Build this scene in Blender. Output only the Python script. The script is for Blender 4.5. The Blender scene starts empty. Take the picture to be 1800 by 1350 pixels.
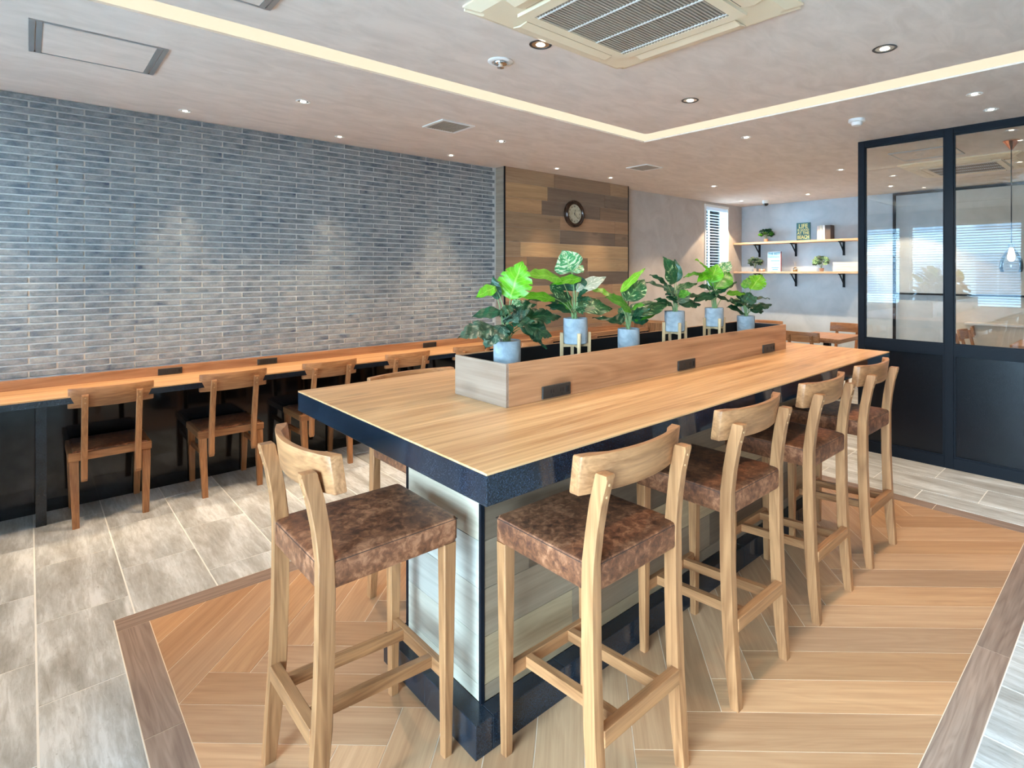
import bpy, bmesh, math, random
from mathutils import Vector, Matrix
random.seed(11)
C = bpy.context.scene.collection
PI = math.pi
sc = bpy.context.scene

# ------------------------------------------------------------------ camera
# room axes: x runs along the island away from the street windows, y towards the brick wall, z up
cd = bpy.data.cameras.new('camera'); cam = bpy.data.objects.new('camera', cd); C.objects.link(cam)
cam.location = (0, 0, 1.5); cam.rotation_euler = (PI/2, 0, -math.radians(43.955))
cd.sensor_width = 36; cd.lens = 19.727; cd.shift_x = -0.0561; cd.shift_y = -0.1094
cd.clip_start = 0.02; cd.clip_end = 200
sc.camera = cam
# ------------------------------------------------------------------ view, world, sky
sc.view_settings.view_transform = 'Standard'; sc.view_settings.look = 'None'
sc.view_settings.gamma = 1; sc.view_settings.use_curve_mapping = False
sc.view_settings.exposure = 1.22
try:
    sc.cycles.use_denoising = True
    sc.cycles.max_bounces = 10; sc.cycles.diffuse_bounces = 5; sc.cycles.glossy_bounces = 5
    sc.cycles.transparent_max_bounces = 16; sc.cycles.caustics_reflective = False
    sc.cycles.caustics_refractive = False; sc.cycles.sample_clamp_indirect = 4
    sc.cycles.use_light_tree = True
except Exception: pass
wd = bpy.data.worlds.new('sky'); sc.world = wd; wd.use_nodes = True
bg = wd.node_tree.nodes['Background']
bg.inputs[0].default_value = (0.50, 0.76, 1.0, 1); bg.inputs[1].default_value = 20.0

def portal(name, loc, rot, sx, sy):
    l = bpy.data.lights.new(name, 'AREA'); l.shape = 'RECTANGLE'; l.size = sx; l.size_y = sy
    l.cycles.is_portal = True
    o = bpy.data.objects.new(name, l); o.location = loc; o.rotation_euler = rot; C.objects.link(o)
WX = -1.5                     # street window wall
portal('portal_street', (WX-0.16, 1.6, 1.25), (0, -PI/2, 0), 2.5, 6.3)
portal('portal_side', (7.92, 4.98, 1.9), (-PI/2, 0, 0), 0.8, 1.5)

# ------------------------------------------------------------------ node helpers
def M_new(name):
    m = bpy.data.materials.new(name); m.use_nodes = True
    nt = m.node_tree; b = nt.nodes['Principled BSDF']
    return m, nt, b
def N(nt, t, **k):
    n = nt.nodes.new(t)
    for a, v in k.items():
        if a.startswith('i_'):
            key = a[2:]; key = int(key) if key.isdigit() else key.replace('_', ' ')
            n.inputs[key].default_value = v
        else: setattr(n, a, v)
    return n
def LK(nt, a, b): nt.links.new(a, b)
def ramp(nt, stops, interp='LINEAR'):
    r = nt.nodes.new('ShaderNodeValToRGB'); r.color_ramp.interpolation = interp
    e = r.color_ramp.elements
    while len(e) < len(stops): e.new(0.5)
    for i, (p, c) in enumerate(stops):
        e[i].position = p; e[i].color = (c[0], c[1], c[2], 1)
    return r
def mix(nt, fac, a, b, mode='MIX'):
    n = nt.nodes.new('ShaderNodeMix'); n.data_type = 'RGBA'; n.blend_type = mode
    for key, v in ((0, fac), (6, a), (7, b)):
        if hasattr(v, 'is_output'): nt.links.new(v, n.inputs[key])
        elif isinstance(v, (int, float)): n.inputs[key].default_value = v
        else: n.inputs[key].default_value = (v[0], v[1], v[2], 1)
    return n.outputs[2]
def bump(nt, b, h, strength=0.2, dist=0.003):
    n = N(nt, 'ShaderNodeBump'); n.inputs['Strength'].default_value = strength
    n.inputs['Distance'].default_value = dist
    LK(nt, h, n.inputs['Height']); LK(nt, n.outputs[0], b.inputs['Normal'])
def obj_coords(nt, offset=True):
    tc = N(nt, 'ShaderNodeTexCoord'); out = tc.outputs['Object']
    if offset:
        oi = N(nt, 'ShaderNodeObjectInfo')
        mu = N(nt, 'ShaderNodeVectorMath', operation='SCALE')
        cb = N(nt, 'ShaderNodeCombineXYZ'); 
        m1 = N(nt, 'ShaderNodeMath', operation='MULTIPLY'); m1.inputs[1].default_value = 37.0
        m2 = N(nt, 'ShaderNodeMath', operation='MULTIPLY'); m2.inputs[1].default_value = 91.0
        LK(nt, oi.outputs['Random'], m1.inputs[0]); LK(nt, oi.outputs['Random'], m2.inputs[0])
        LK(nt, m1.outputs[0], cb.inputs[0]); LK(nt, m2.outputs[0], cb.inputs[1]); LK(nt, m1.outputs[0], cb.inputs[2])
        ad = N(nt, 'ShaderNodeVectorMath', operation='ADD')
        LK(nt, out, ad.inputs[0]); LK(nt, cb.outputs[0], ad.inputs[1]); out = ad.outputs[0]
    return out
def plain(name, col, rough=0.5, metal=0.0, spec=0.5, emit=None, strength=1.0, coat=0.0):
    m, nt, b = M_new(name)
    b.inputs['Base Color'].default_value = (*col, 1); b.inputs['Roughness'].default_value = rough
    b.inputs['Metallic'].default_value = metal; b.inputs['Specular IOR Level'].default_value = spec
    b.inputs['Coat Weight'].default_value = coat
    if emit:
        b.inputs['Emission Color'].default_value = (*emit, 1); b.inputs['Emission Strength'].default_value = strength
    return m
def wood(name, dark, light, axis='X', rough=0.42, grain=1.0, rings=0.35, tint=False, knots=0.0, spec=0.4, big=1.0, reveal=0.0):
    """procedural timber; grain runs along the object's own axis. tint=True multiplies by the object colour."""
    m, nt, b = M_new(name)
    co = obj_coords(nt)
    ai = 'XYZ'.index(axis)
    def mp(across, along):
        s = [across]*3; s[ai] = along
        n = N(nt, 'ShaderNodeMapping'); n.inputs['Scale'].default_value = s
        LK(nt, co, n.inputs[0]); return n.outputs[0]
    broad = N(nt, 'ShaderNodeTexNoise'); broad.inputs['Scale'].default_value = 1; broad.inputs['Detail'].default_value = 3
    broad.inputs['Distortion'].default_value = 0.6
    LK(nt, mp(9*big, 0.9*big), broad.inputs['Vector'])
    mul = N(nt, 'ShaderNodeMath', operation='MULTIPLY'); mul.inputs[1].default_value = 11
    pp = N(nt, 'ShaderNodeMath', operation='PINGPONG'); pp.inputs[1].default_value = 0.5
    LK(nt, broad.outputs[0], mul.inputs[0]); LK(nt, mul.outputs[0], pp.inputs[0])
    fine = N(nt, 'ShaderNodeTexNoise'); fine.inputs['Scale'].default_value = 1; fine.inputs['Detail'].default_value = 5
    fine.inputs['Roughness'].default_value = 0.65
    LK(nt, mp(150*grain, 4*grain), fine.inputs['Vector'])
    med = N(nt, 'ShaderNodeTexNoise'); med.inputs['Scale'].default_value = 1; med.inputs['Detail'].default_value = 4
    LK(nt, mp(34*grain, 1.6*grain), med.inputs['Vector'])
    a = N(nt, 'ShaderNodeMath', operation='MULTIPLY_ADD'); a.inputs[1].default_value = rings
    LK(nt, pp.outputs[0], a.inputs[0])
    a2 = N(nt, 'ShaderNodeMath', operation='MULTIPLY_ADD'); a2.inputs[1].default_value = 0.55; a2.inputs[2].default_value = 0.0
    LK(nt, fine.outputs[0], a2.inputs[0]); LK(nt, a2.outputs[0], a.inputs[2])
    a3 = N(nt, 'ShaderNodeMath', operation='MULTIPLY_ADD'); a3.inputs[1].default_value = 0.75
    LK(nt, med.outputs[0], a3.inputs[0]); LK(nt, a.outputs[0], a3.inputs[2])
    r = ramp(nt, [(0.48, dark), (0.95, light)])
    LK(nt, a3.outputs[0], r.inputs[0]); col = r.outputs[0]
    if knots:
        kn = N(nt, 'ShaderNodeTexVoronoi'); kn.inputs['Scale'].default_value = 1
        LK(nt, mp(5.5, 2.2), kn.inputs['Vector'])
        kr = ramp(nt, [(0.0, (1, 1, 1)), (0.09, (0.6, 0.6, 0.6)), (0.16, (0, 0, 0))])
        LK(nt, kn.outputs['Distance'], kr.inputs[0])
        kf = N(nt, 'ShaderNodeMath', operation='MULTIPLY'); kf.inputs[1].default_value = knots
        LK(nt, kr.outputs[0], kf.inputs[0])
        col = mix(nt, kf.outputs[0], col, tuple(x*0.35 for x in dark))
    if tint:
        oi = N(nt, 'ShaderNodeObjectInfo'); col = mix(nt, 1.0, col, oi.outputs['Color'], 'MULTIPLY')
    hs = N(nt, 'ShaderNodeHueSaturation'); oi = N(nt, 'ShaderNodeObjectInfo')
    mr = N(nt, 'ShaderNodeMapRange'); mr.inputs[3].default_value = 0.90; mr.inputs[4].default_value = 1.10
    LK(nt, oi.outputs['Random'], mr.inputs[0]); LK(nt, mr.outputs[0], hs.inputs['Value'])
    LK(nt, col, hs.inputs['Color']); LK(nt, hs.outputs[0], b.inputs['Base Color'])
    b.inputs['Roughness'].default_value = rough; b.inputs['Specular IOR Level'].default_value = spec
    bump(nt, b, a.outputs[0], 0.12, 0.001)
    return m

# ------------------------------------------------------------------ materials
OAK_D, OAK_L = (0.22, 0.088, 0.034), (0.48, 0.222, 0.093)
oak = {a: wood('chair_oak_'+a.lower(), OAK_D, OAK_L, a, rough=0.38) for a in 'XYZ'}
table_wood = wood('tabletop_oak', (0.36, 0.16, 0.06), (0.70, 0.41, 0.195), 'X', rough=0.36, rings=0.22, grain=0.55, knots=0.35, big=0.6)
plant_wood = wood('planter_oak', (0.24, 0.10, 0.042), (0.47, 0.235, 0.115), 'X', rough=0.42, rings=0.3, grain=0.6, knots=0.6, big=0.7)
plant_wood_y = wood('planter_oak_end', (0.19, 0.115, 0.075), (0.31, 0.215, 0.155), 'Y', rough=0.3, rings=0.3, grain=0.6, knots=0.3, big=0.7)  # greyed oak: daylight on the trough end is put into the colour
clad_wood = wood('cladding_oak', (0.66, 0.58, 0.50), (1.0, 0.93, 0.84), 'X', rough=0.45, rings=0.22, grain=0.6, knots=0.6, tint=True)
floor_wood = wood('herringbone_oak', (0.72, 0.62, 0.54), (1.0, 0.96, 0.91), 'X', rough=0.34, rings=0.22, grain=0.8, tint=True)
walnut = wood('border_walnut', (0.20, 0.13, 0.10), (0.38, 0.27, 0.21), 'X', rough=0.36, rings=0.45, grain=0.8)
shelf_wood = wood('shelf_oak', (0.42, 0.24, 0.13), (0.72, 0.48, 0.30), 'Y', rough=0.45)
far_wood = wood('far_table_oak', (0.26, 0.12, 0.055), (0.48, 0.26, 0.13), 'X', rough=0.35)
stand_wood = wood('plant_stand_oak', (0.38, 0.23, 0.11), (0.62, 0.42, 0.23), 'Z', rough=0.5)
screw_metal = plain('chair_screw_oak', (0.5, 0.27, 0.12), 0.35)
edge_white = plain('laminate_edge', (0.72, 0.60, 0.45), 0.4)

def speckle_mat(name, base, fleck, rough):
    m, nt, b = M_new(name); co = obj_coords(nt, False)
    n = N(nt, 'ShaderNodeTexNoise'); n.inputs['Scale'].default_value = 520; n.inputs['Detail'].default_value = 2
    LK(nt, co, n.inputs['Vector'])
    n2 = N(nt, 'ShaderNodeTexNoise'); n2.inputs['Scale'].default_value = 9; n2.inputs['Detail'].default_value = 3
    LK(nt, co, n2.inputs['Vector'])
    r = ramp(nt, [(0.5, base), (0.72, fleck)]); LK(nt, n.outputs[0], r.inputs[0])
    r2 = ramp(nt, [(0.3, (0.7, 0.7, 0.7)), (0.7, (1.2, 1.2, 1.2))]); LK(nt, n2.outputs[0], r2.inputs[0])
    LK(nt, mix(nt, 1.0, r.outputs[0], r2.outputs[0], 'MULTIPLY'), b.inputs['Base Color'])
    b.inputs['Roughness'].default_value = rough
    return m
black_stone = speckle_mat('black_speckled_laminate', (0.006, 0.009, 0.014), (0.030, 0.045, 0.070), 0.12)
black_plinth = speckle_mat('black_plinth_stone', (0.012, 0.016, 0.022), (0.04, 0.055, 0.075), 0.2)
gloss_black = plain('glossy_black_panel', (0.008, 0.010, 0.014), 0.06, spec=0.45)
black_metal = plain('black_painted_steel', (0.005, 0.007, 0.011), 0.5, spec=0.15)
black_panel = plain('black_door_panel', (0.004, 0.005, 0.007), 0.25, spec=0.3)
black_in = plain('black_planter_lining', (0.006, 0.006, 0.008), 0.5)
black_plastic = plain('black_socket_plastic', (0.018, 0.017, 0.016), 0.4)
black_hole = plain('socket_slot_black', (0.002, 0.002, 0.002), 0.6)

def leather_mat():
    m, nt, b = M_new('brown_distressed_leather'); co = obj_coords(nt)
    n = N(nt, 'ShaderNodeTexNoise'); n.inputs['Scale'].default_value = 38; n.inputs['Detail'].default_value = 9
    n.inputs['Roughness'].default_value = 0.68; n.inputs['Distortion'].default_value = 0.5
    LK(nt, co, n.inputs['Vector'])
    n2 = N(nt, 'ShaderNodeTexNoise'); n2.inputs['Scale'].default_value = 7; n2.inputs['Detail'].default_value = 3
    LK(nt, co, n2.inputs['Vector'])
    ad = N(nt, 'ShaderNodeMath', operation='MULTIPLY_ADD'); ad.inputs[1].default_value = 0.5
    LK(nt, n2.outputs[0], ad.inputs[0]); LK(nt, n.outputs[0], ad.inputs[2])
    r = ramp(nt, [(0.58, (0.075, 0.027, 0.015)), (0.76, (0.185, 0.066, 0.029)), (0.95, (0.40, 0.165, 0.08))])
    LK(nt, ad.outputs[0], r.inputs[0]); LK(nt, r.outputs[0], b.inputs['Base Color'])
    b.inputs['Roughness'].default_value = 0.45; b.inputs['Specular IOR Level'].default_value = 0.35
    v = N(nt, 'ShaderNodeTexVoronoi'); v.inputs['Scale'].default_value = 420; LK(nt, co, v.inputs['Vector'])
    bump(nt, b, v.outputs['Distance'], 0.15, 0.0006)
    return m
leather = leather_mat()
piping_mat = plain('leather_seam', (0.05, 0.024, 0.016), 0.5)

def brick_mat():
    m, nt, b = M_new('grey_blue_brick'); co = obj_coords(nt)
    geo = N(nt, 'ShaderNodeNewGeometry')
    sc_ = N(nt, 'ShaderNodeMath', operation='MULTIPLY'); sc_.inputs[1].default_value = 50
    LK(nt, geo.outputs['Random Per Island'], sc_.inputs[0])
    cb = N(nt, 'ShaderNodeCombineXYZ'); LK(nt, sc_.outputs[0], cb.inputs[0]); LK(nt, sc_.outputs[0], cb.inputs[2])
    ad = N(nt, 'ShaderNodeVectorMath', operation='ADD'); LK(nt, co, ad.inputs[0]); LK(nt, cb.outputs[0], ad.inputs[1])
    mp = N(nt, 'ShaderNodeMapping'); mp.inputs['Scale'].default_value = (1, 1, 1.6); LK(nt, ad.outputs[0], mp.inputs[0])
    n = N(nt, 'ShaderNodeTexNoise'); n.inputs['Scale'].default_value = 13; n.inputs['Detail'].default_value = 4
    n.inputs['Distortion'].default_value = 0.3; LK(nt, mp.outputs[0], n.inputs['Vector'])
    r = ramp(nt, [(0.22, (0.035, 0.05, 0.09)), (0.33, (0.13, 0.15, 0.175)), (0.5, (0.23, 0.24, 0.245)), (0.72, (0.33, 0.335, 0.325))])
    LK(nt, n.outputs[0], r.inputs[0])
    f = N(nt, 'ShaderNodeTexNoise'); f.inputs['Scale'].default_value = 90; f.inputs['Detail'].default_value = 3
    LK(nt, ad.outputs[0], f.inputs['Vector'])
    fr = ramp(nt, [(0.3, (0.8, 0.8, 0.8)), (0.7, (1.12, 1.12, 1.12))]); LK(nt, f.outputs[0], fr.inputs[0])
    LK(nt, mix(nt, 1.0, r.outputs[0], fr.outputs[0], 'MULTIPLY'), b.inputs['Base Color'])
    b.inputs['Roughness'].default_value = 0.62; b.inputs['Specular IOR Level'].default_value = 0.3
    bump(nt, b, f.outputs[0], 0.35, 0.002)
    return m
brick_m = brick_mat()
def plaster(name, c1, c2, scale=3.0, rough=0.75, stretch=(1, 1, 1), bumpy=0.08):
    m, nt, b = M_new(name); co = obj_coords(nt, False)
    mp = N(nt, 'ShaderNodeMapping'); mp.inputs['Scale'].default_value = stretch; LK(nt, co, mp.inputs[0])
    n = N(nt, 'ShaderNodeTexNoise'); n.inputs['Scale'].default_value = scale; n.inputs['Detail'].default_value = 7
    n.inputs['Roughness'].default_value = 0.62; n.inputs['Distortion'].default_value = 0.8
    LK(nt, mp.outputs[0], n.inputs['Vector'])
    r = ramp(nt, [(0.35, c1), (0.65, c2)]); LK(nt, n.outputs[0], r.inputs[0]); LK(nt, r.outputs[0], b.inputs['Base Color'])
    b.inputs['Roughness'].default_value = rough; b.inputs['Specular IOR Level'].default_value = 0.25
    bump(nt, b, n.outputs[0], bumpy, 0.004)
    return m
mortar = plaster("pale_mortar", (0.62, 0.61, 0.58), (0.70, 0.69, 0.66), 20)
ceil_m = plaster('greige_ceiling_plaster', (0.64, 0.555, 0.485), (0.74, 0.65, 0.575), 4, stretch=(1, 2.2, 1))
wall_grey = plaster('taupe_wall_plaster', (0.46, 0.41, 0.37), (0.54, 0.49, 0.45), 3.5)
wall_light = plaster('pale_grey_wall_plaster', (0.42, 0.475, 0.52), (0.51, 0.56, 0.60), 3.0)
wall_white = plaster('white_wall_plaster', (0.62, 0.60, 0.57), (0.68, 0.66, 0.63), 3.0)
concrete = plaster('grey_cement_pot', (0.19, 0.215, 0.235), (0.31, 0.34, 0.36), 14, rough=0.8, bumpy=0.3)

def travertine():
    m, nt, b = M_new('travertine_tile'); co = obj_coords(nt)
    def nz(scale, st, det=6, dist=0.4, rg=0.6):
        mp = N(nt, 'ShaderNodeMapping'); mp.inputs['Scale'].default_value = st; LK(nt, co, mp.inputs[0])
        n = N(nt, 'ShaderNodeTexNoise'); n.inputs['Scale'].default_value = scale; n.inputs['Detail'].default_value = det
        n.inputs['Roughness'].default_value = rg; n.inputs['Distortion'].default_value = dist
        LK(nt, mp.outputs[0], n.inputs['Vector']); return n.outputs[0]
    big = nz(3.0, (3.2, 0.55, 1)); fine = nz(9, (7, 0.9, 1), 7, 0.6, 0.7); pit = nz(60, (1.6, 0.6, 1), 4, 1.0, 0.7)
    a = N(nt, 'ShaderNodeMath', operation='MULTIPLY_ADD'); a.inputs[1].default_value = 0.6
    LK(nt, fine, a.inputs[0]); LK(nt, big, a.inputs[2])
    r = ramp(nt, [(0.58, (0.33, 0.315, 0.285)), (0.78, (0.50, 0.50, 0.48)), (0.98, (0.75, 0.765, 0.765))])
    LK(nt, a.outputs[0], r.inputs[0])
    pr = ramp(nt, [(0.28, (0.62, 0.6, 0.58)), (0.40, (1, 1, 1))]); LK(nt, pit, pr.inputs[0])
    LK(nt, mix(nt, 0.8, r.outputs[0], pr.outputs[0], 'MULTIPLY'), b.inputs['Base Color'])
    b.inputs['Roughness'].default_value = 0.34; b.inputs['Specular IOR Level'].default_value = 0.45
    bump(nt, b, a.outputs[0], 0.06, 0.001)
    return m
trav = travertine()
grout = plain('pale_grout', (0.88, 0.86, 0.82), 0.8)
grout_wood = plain('tan_grout', (0.85, 0.70, 0.54), 0.8)

white_paint = plain('white_painted_metal', (0.80, 0.79, 0.76), 0.4)
cream_plastic = plain('cream_air_con_plastic', (0.76, 0.62, 0.43), 0.42)
grille_dark = plain('air_con_recess', (0.05, 0.04, 0.032), 0.7)
grille_slat = plain('air_con_slat', (0.36, 0.29, 0.22), 0.6)
alu = plain('satin_aluminium', (0.42, 0.42, 0.41), 0.35, 0.7)
chrome = plain('chrome_reflector', (0.85, 0.83, 0.80), 0.15, 1.0)
lamp_glow = plain('downlight_lamp', (1, 1, 1), 0.4, emit=(1.0, 0.88, 0.70), strength=9)
cove_glow = plain('cove_light_strip', (0.12, 0.11, 0.09), 0.6, emit=(1.0, 0.885, 0.64), strength=0.40)
copper = plain('copper_canopy', (0.80, 0.36, 0.22), 0.15, 1.0)
black_cord = plain('black_cord', (0.02, 0.02, 0.02), 0.5)
bronze = plain('dark_bronze_clock_rim', (0.045, 0.022, 0.014), 0.22, 0.3)
blind_white = plain('white_blind_slat', (0.80, 0.83, 0.86), 0.5)
_nt = blind_white.node_tree; _tl = _nt.nodes.new('ShaderNodeBsdfTranslucent'); _tl.inputs[0].default_value = (0.8, 0.84, 0.88, 1)
_mx = _nt.nodes.new('ShaderNodeMixShader'); _mx.inputs[0].default_value = 0.3
LK(_nt, _nt.nodes['Principled BSDF'].outputs[0], _mx.inputs[1]); LK(_nt, _tl.outputs[0], _mx.inputs[2]); LK(_nt, _mx.outputs[0], _nt.nodes['Material Output'].inputs[0])
soil_m = plaster('pot_gravel', (0.07, 0.05, 0.035), (0.35, 0.28, 0.2), 70, bumpy=1.0)
stem_m = plain('green_stem', (0.16, 0.24, 0.09), 0.5)
bark_m = plaster('palm_bark', (0.08, 0.07, 0.05), (0.18, 0.15, 0.10), 20)

def glass_mat(name, ior=1.6, tint=(0.97, 0.985, 0.98)):
    m = bpy.data.materials.new(name); m.use_nodes = True; nt = m.node_tree; nt.nodes.clear()
    out = nt.nodes.new('ShaderNodeOutputMaterial'); mx = nt.nodes.new('ShaderNodeMixShader')
    t = nt.nodes.new('ShaderNodeBsdfTransparent'); t.inputs[0].default_value = (*tint, 1)
    g = nt.nodes.new('ShaderNodeBsdfGlossy'); g.inputs['Roughness'].default_value = 0.0
    f = nt.nodes.new('ShaderNodeFresnel'); f.inputs[0].default_value = ior
    LK(nt, f.outputs[0], mx.inputs[0]); LK(nt, t.outputs[0], mx.inputs[1]); LK(nt, g.outputs[0], mx.inputs[2])
    LK(nt, mx.outputs[0], out.inputs[0]); return m
pane_glass = glass_mat('clear_partition_glass', 1.7)
win_glass = glass_mat('window_glass', 1.45)

def leaf_mat(name, c_main, c_vein, c_var=None, var=0.0, trans=0.25):
    m, nt, b = M_new(name)
    uv = N(nt, 'ShaderNodeTexCoord').outputs['UV']; sep = N(nt, 'ShaderNodeSeparateXYZ'); LK(nt, uv, sep.inputs[0])
    ab = N(nt, 'ShaderNodeMath', operation='ABSOLUTE'); LK(nt, sep.outputs[0], ab.inputs[0])
    mid = ramp(nt, [(0.03, (1, 1, 1)), (0.08, (0, 0, 0))]); LK(nt, ab.outputs[0], mid.inputs[0])
    # side veins sweep forward from the midrib
    k = N(nt, 'ShaderNodeMath', operation='MULTIPLY_ADD'); k.inputs[1].default_value = -0.28
    LK(nt, ab.outputs[0], k.inputs[0]); LK(nt, sep.outputs[1], k.inputs[2])
    k2 = N(nt, 'ShaderNodeMath', operation='MULTIPLY'); k2.inputs[1].default_value = 8; LK(nt, k.outputs[0], k2.inputs[0])
    fr = N(nt, 'ShaderNodeMath', operation='PINGPONG'); fr.inputs[1].default_value = 0.5; LK(nt, k2.outputs[0], fr.inputs[0])
    vr = ramp(nt, [(0.03, (0.5, 0.5, 0.5)), (0.12, (0, 0, 0))]); LK(nt, fr.outputs[0], vr.inputs[0])
    mx = N(nt, 'ShaderNodeMath', operation='MAXIMUM'); LK(nt, mid.outputs[0], mx.inputs[0]); LK(nt, vr.outputs[0], mx.inputs[1])
    co = obj_coords(nt)
    n = N(nt, 'ShaderNodeTexNoise'); n.inputs['Scale'].default_value = 28; n.inputs['Detail'].default_value = 3
    LK(nt, co, n.inputs['Vector'])
    sh = ramp(nt, [(0.3, tuple(c*0.72 for c in c_main)), (0.7, tuple(min(1, c*1.2) for c in c_main))]); LK(nt, n.outputs[0], sh.inputs[0])
    col = sh.outputs[0]
    if c_var:
        st = N(nt, 'ShaderNodeMapping'); st.inputs['Scale'].default_value = (3, 13, 1)
        cb = N(nt, 'ShaderNodeCombineXYZ'); LK(nt, ab.outputs[0], cb.inputs[0]); LK(nt, k.outputs[0], cb.inputs[1])
        ad = N(nt, 'ShaderNodeVectorMath', operation='ADD'); oi = N(nt, 'ShaderNodeObjectInfo')
        LK(nt, cb.outputs[0], ad.inputs[0]); LK(nt, oi.outputs['Random'], ad.inputs[1]); LK(nt, ad.outputs[0], st.inputs[0])
        n2 = N(nt, 'ShaderNodeTexNoise'); n2.inputs['Scale'].default_value = 1; n2.inputs['Detail'].default_value = 2
        LK(nt, st.outputs[0], n2.inputs['Vector'])
        vv = ramp(nt, [(0.62-var*0.3, (0, 0, 0)), (0.68-var*0.3, (1, 1, 1))]); LK(nt, n2.outputs[0], vv.inputs[0])
        col = mix(nt, vv.outputs[0], col, c_var)
    col = mix(nt, mx.outputs[0], col, c_vein)
    LK(nt, col, b.inputs['Base Color']); b.inputs['Roughness'].default_value = 0.36
    tr = nt.nodes.new('ShaderNodeBsdfTranslucent'); LK(nt, col, tr.inputs[0])
    ms = nt.nodes.new('ShaderNodeMixShader'); ms.inputs[0].default_value = trans
    LK(nt, b.outputs[0], ms.inputs[1]); LK(nt, tr.outputs[0], ms.inputs[2])
    LK(nt, ms.outputs[0], nt.nodes['Material Output'].inputs[0])
    bump(nt, b, mx.outputs[0], 0.4, 0.002)
    return m
LEAF = {
 'bright': leaf_mat('bright_green_leaf', (0.13, 0.42, 0.012), (0.30, 0.58, 0.08), trans=0.35),
 'mid': leaf_mat('mid_green_leaf', (0.045, 0.22, 0.012), (0.13, 0.34, 0.04), (0.20, 0.42, 0.03), 0.0, 0.3),
 'dark': leaf_mat('dark_green_leaf', (0.012, 0.065, 0.030), (0.05, 0.15, 0.06)),
 'dvar': leaf_mat('dark_leaf_with_cream_flecks', (0.015, 0.085, 0.030), (0.06, 0.18, 0.06), (0.42, 0.52, 0.26), 0.12),
 'grey': leaf_mat('grey_green_leaf', (0.045, 0.095, 0.060), (0.02, 0.05, 0.03), (0.17, 0.22, 0.15), 0.25),
 'var': leaf_mat('variegated_leaf', (0.05, 0.26, 0.09), (0.30, 0.48, 0.22), (0.55, 0.62, 0.42), 0.42),
 'pale': leaf_mat('pale_cream_leaf', (0.42, 0.46, 0.36), (0.25, 0.32, 0.22), (0.62, 0.62, 0.52), 0.3),
}

# ------------------------------------------------------------------ geometry helpers
def box(bm, x0, x1, y0, y1, z0, z1, bev=0.0, mi=0):
    vs = [bm.verts.new((x, y, z)) for x in (x0, x1) for y in (y0, y1) for z in (z0, z1)]
    fs = []
    for f in ((0, 1, 3, 2), (4, 6, 7, 5), (0, 4, 5, 1), (2, 3, 7, 6), (0, 2, 6, 4), (1, 5, 7, 3)):
        fc = bm.faces.new([vs[i] for i in f]); fc.material_index = mi; fs.append(fc)
    if bev > 0:
        es = list({e for f in fs for e in f.edges})
        bmesh.ops.bevel(bm, geom=es, offset=bev, segments=1, affect='EDGES', profile=0.5)
    return vs
def loft(bm, rings, cap=True):
    """rings: lists of equal numbers of points, skinned in order"""
    R = [[bm.verts.new(p) for p in r] for r in rings]; n = len(R[0])
    for a, b in zip(R, R[1:]):
        for i in range(n): bm.faces.new((a[i], a[(i+1) % n], b[(i+1) % n], b[i]))
    if cap: bm.faces.new(R[0][::-1]); bm.faces.new(R[-1])
    return R
def lathe(bm, prof, cx=0, cy=0, seg=24, axis='Z'):
    R = []
    for r, z in prof:
        ring = []
        for i in range(seg):
            t = 2*PI*i/seg; a, b_ = r*math.cos(t), r*math.sin(t)
            p = (cx+a, cy+b_, z) if axis == 'Z' else ((cx+a, z, cy+b_) if axis == 'Y' else (z, cx+a, cy+b_))
            ring.append(bm.verts.new(p))
        R.append(ring)
    for a, b_ in zip(R, R[1:]):
        for i in range(seg): bm.faces.new((a[i], a[(i+1) % seg], b_[(i+1) % seg], b_[i]))
    bm.faces.new(R[0][::-1]); bm.faces.new(R[-1])
def tube(bm, pts, r, seg=6):
    rings = []
    for i, p in enumerate(pts):
        p = Vector(p); q = Vector(pts[min(i+1, len(pts)-1)]) - Vector(pts[max(i-1, 0)])
        q.normalize(); a = q.orthogonal().normalized() if abs(q.z) > 0.95 else q.cross(Vector((0, 0, 1))).normalized()
        b_ = q.cross(a); rr = r[i] if isinstance(r, (list, tuple)) else r
        rings.append([p + a*rr*math.cos(2*PI*k/seg) + b_*rr*math.sin(2*PI*k/seg) for k in range(seg)])
    loft(bm, rings)
def obj(name, bm, mats, parent=None, smooth=False, loc=None):
    bmesh.ops.recalc_face_normals(bm, faces=bm.faces)
    me = bpy.data.meshes.new(name); bm.to_mesh(me); bm.free()
    for m in (mats if isinstance(mats, (list, tuple)) else [mats]): me.materials.append(m)
    if smooth:
        me.polygons.foreach_set('use_smooth', [True]*len(me.polygons))
        try: me.set_sharp_from_angle(angle=math.radians(35))
        except Exception: pass
    o = bpy.data.objects.new(name, me); C.objects.link(o)
    if parent is not None: o.parent = parent
    if loc: o.location = loc
    return o
def bx(name, x0, x1, y0, y1, z0, z1, mat, parent=None, bev=0.0):
    bm = bmesh.new(); box(bm, x0, x1, y0, y1, z0, z1, bev)
    return obj(name, bm, mat, parent)
def bx_l(name, x0, x1, y0, y1, z0, z1, mat, parent=None, bev=0.0):
    """box whose object origin is its own centre (so that the grain differs and it can be picked apart)"""
    cx, cy, cz = (x0+x1)/2, (y0+y1)/2, (z0+z1)/2
    bm = bmesh.new(); box(bm, x0-cx, x1-cx, y0-cy, y1-cy, z0-cz, z1-cz, bev)
    return obj(name, bm, mat, parent, loc=(cx, cy, cz))
def thing(name, label, cat, loc=(0, 0, 0), rz=0, group=None):
    o = bpy.data.objects.new(name, None); C.objects.link(o); o.empty_display_size = 0.1
    o.location = loc; o.rotation_euler = (0, 0, rz); tag(o, label, cat, group); return o
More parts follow.
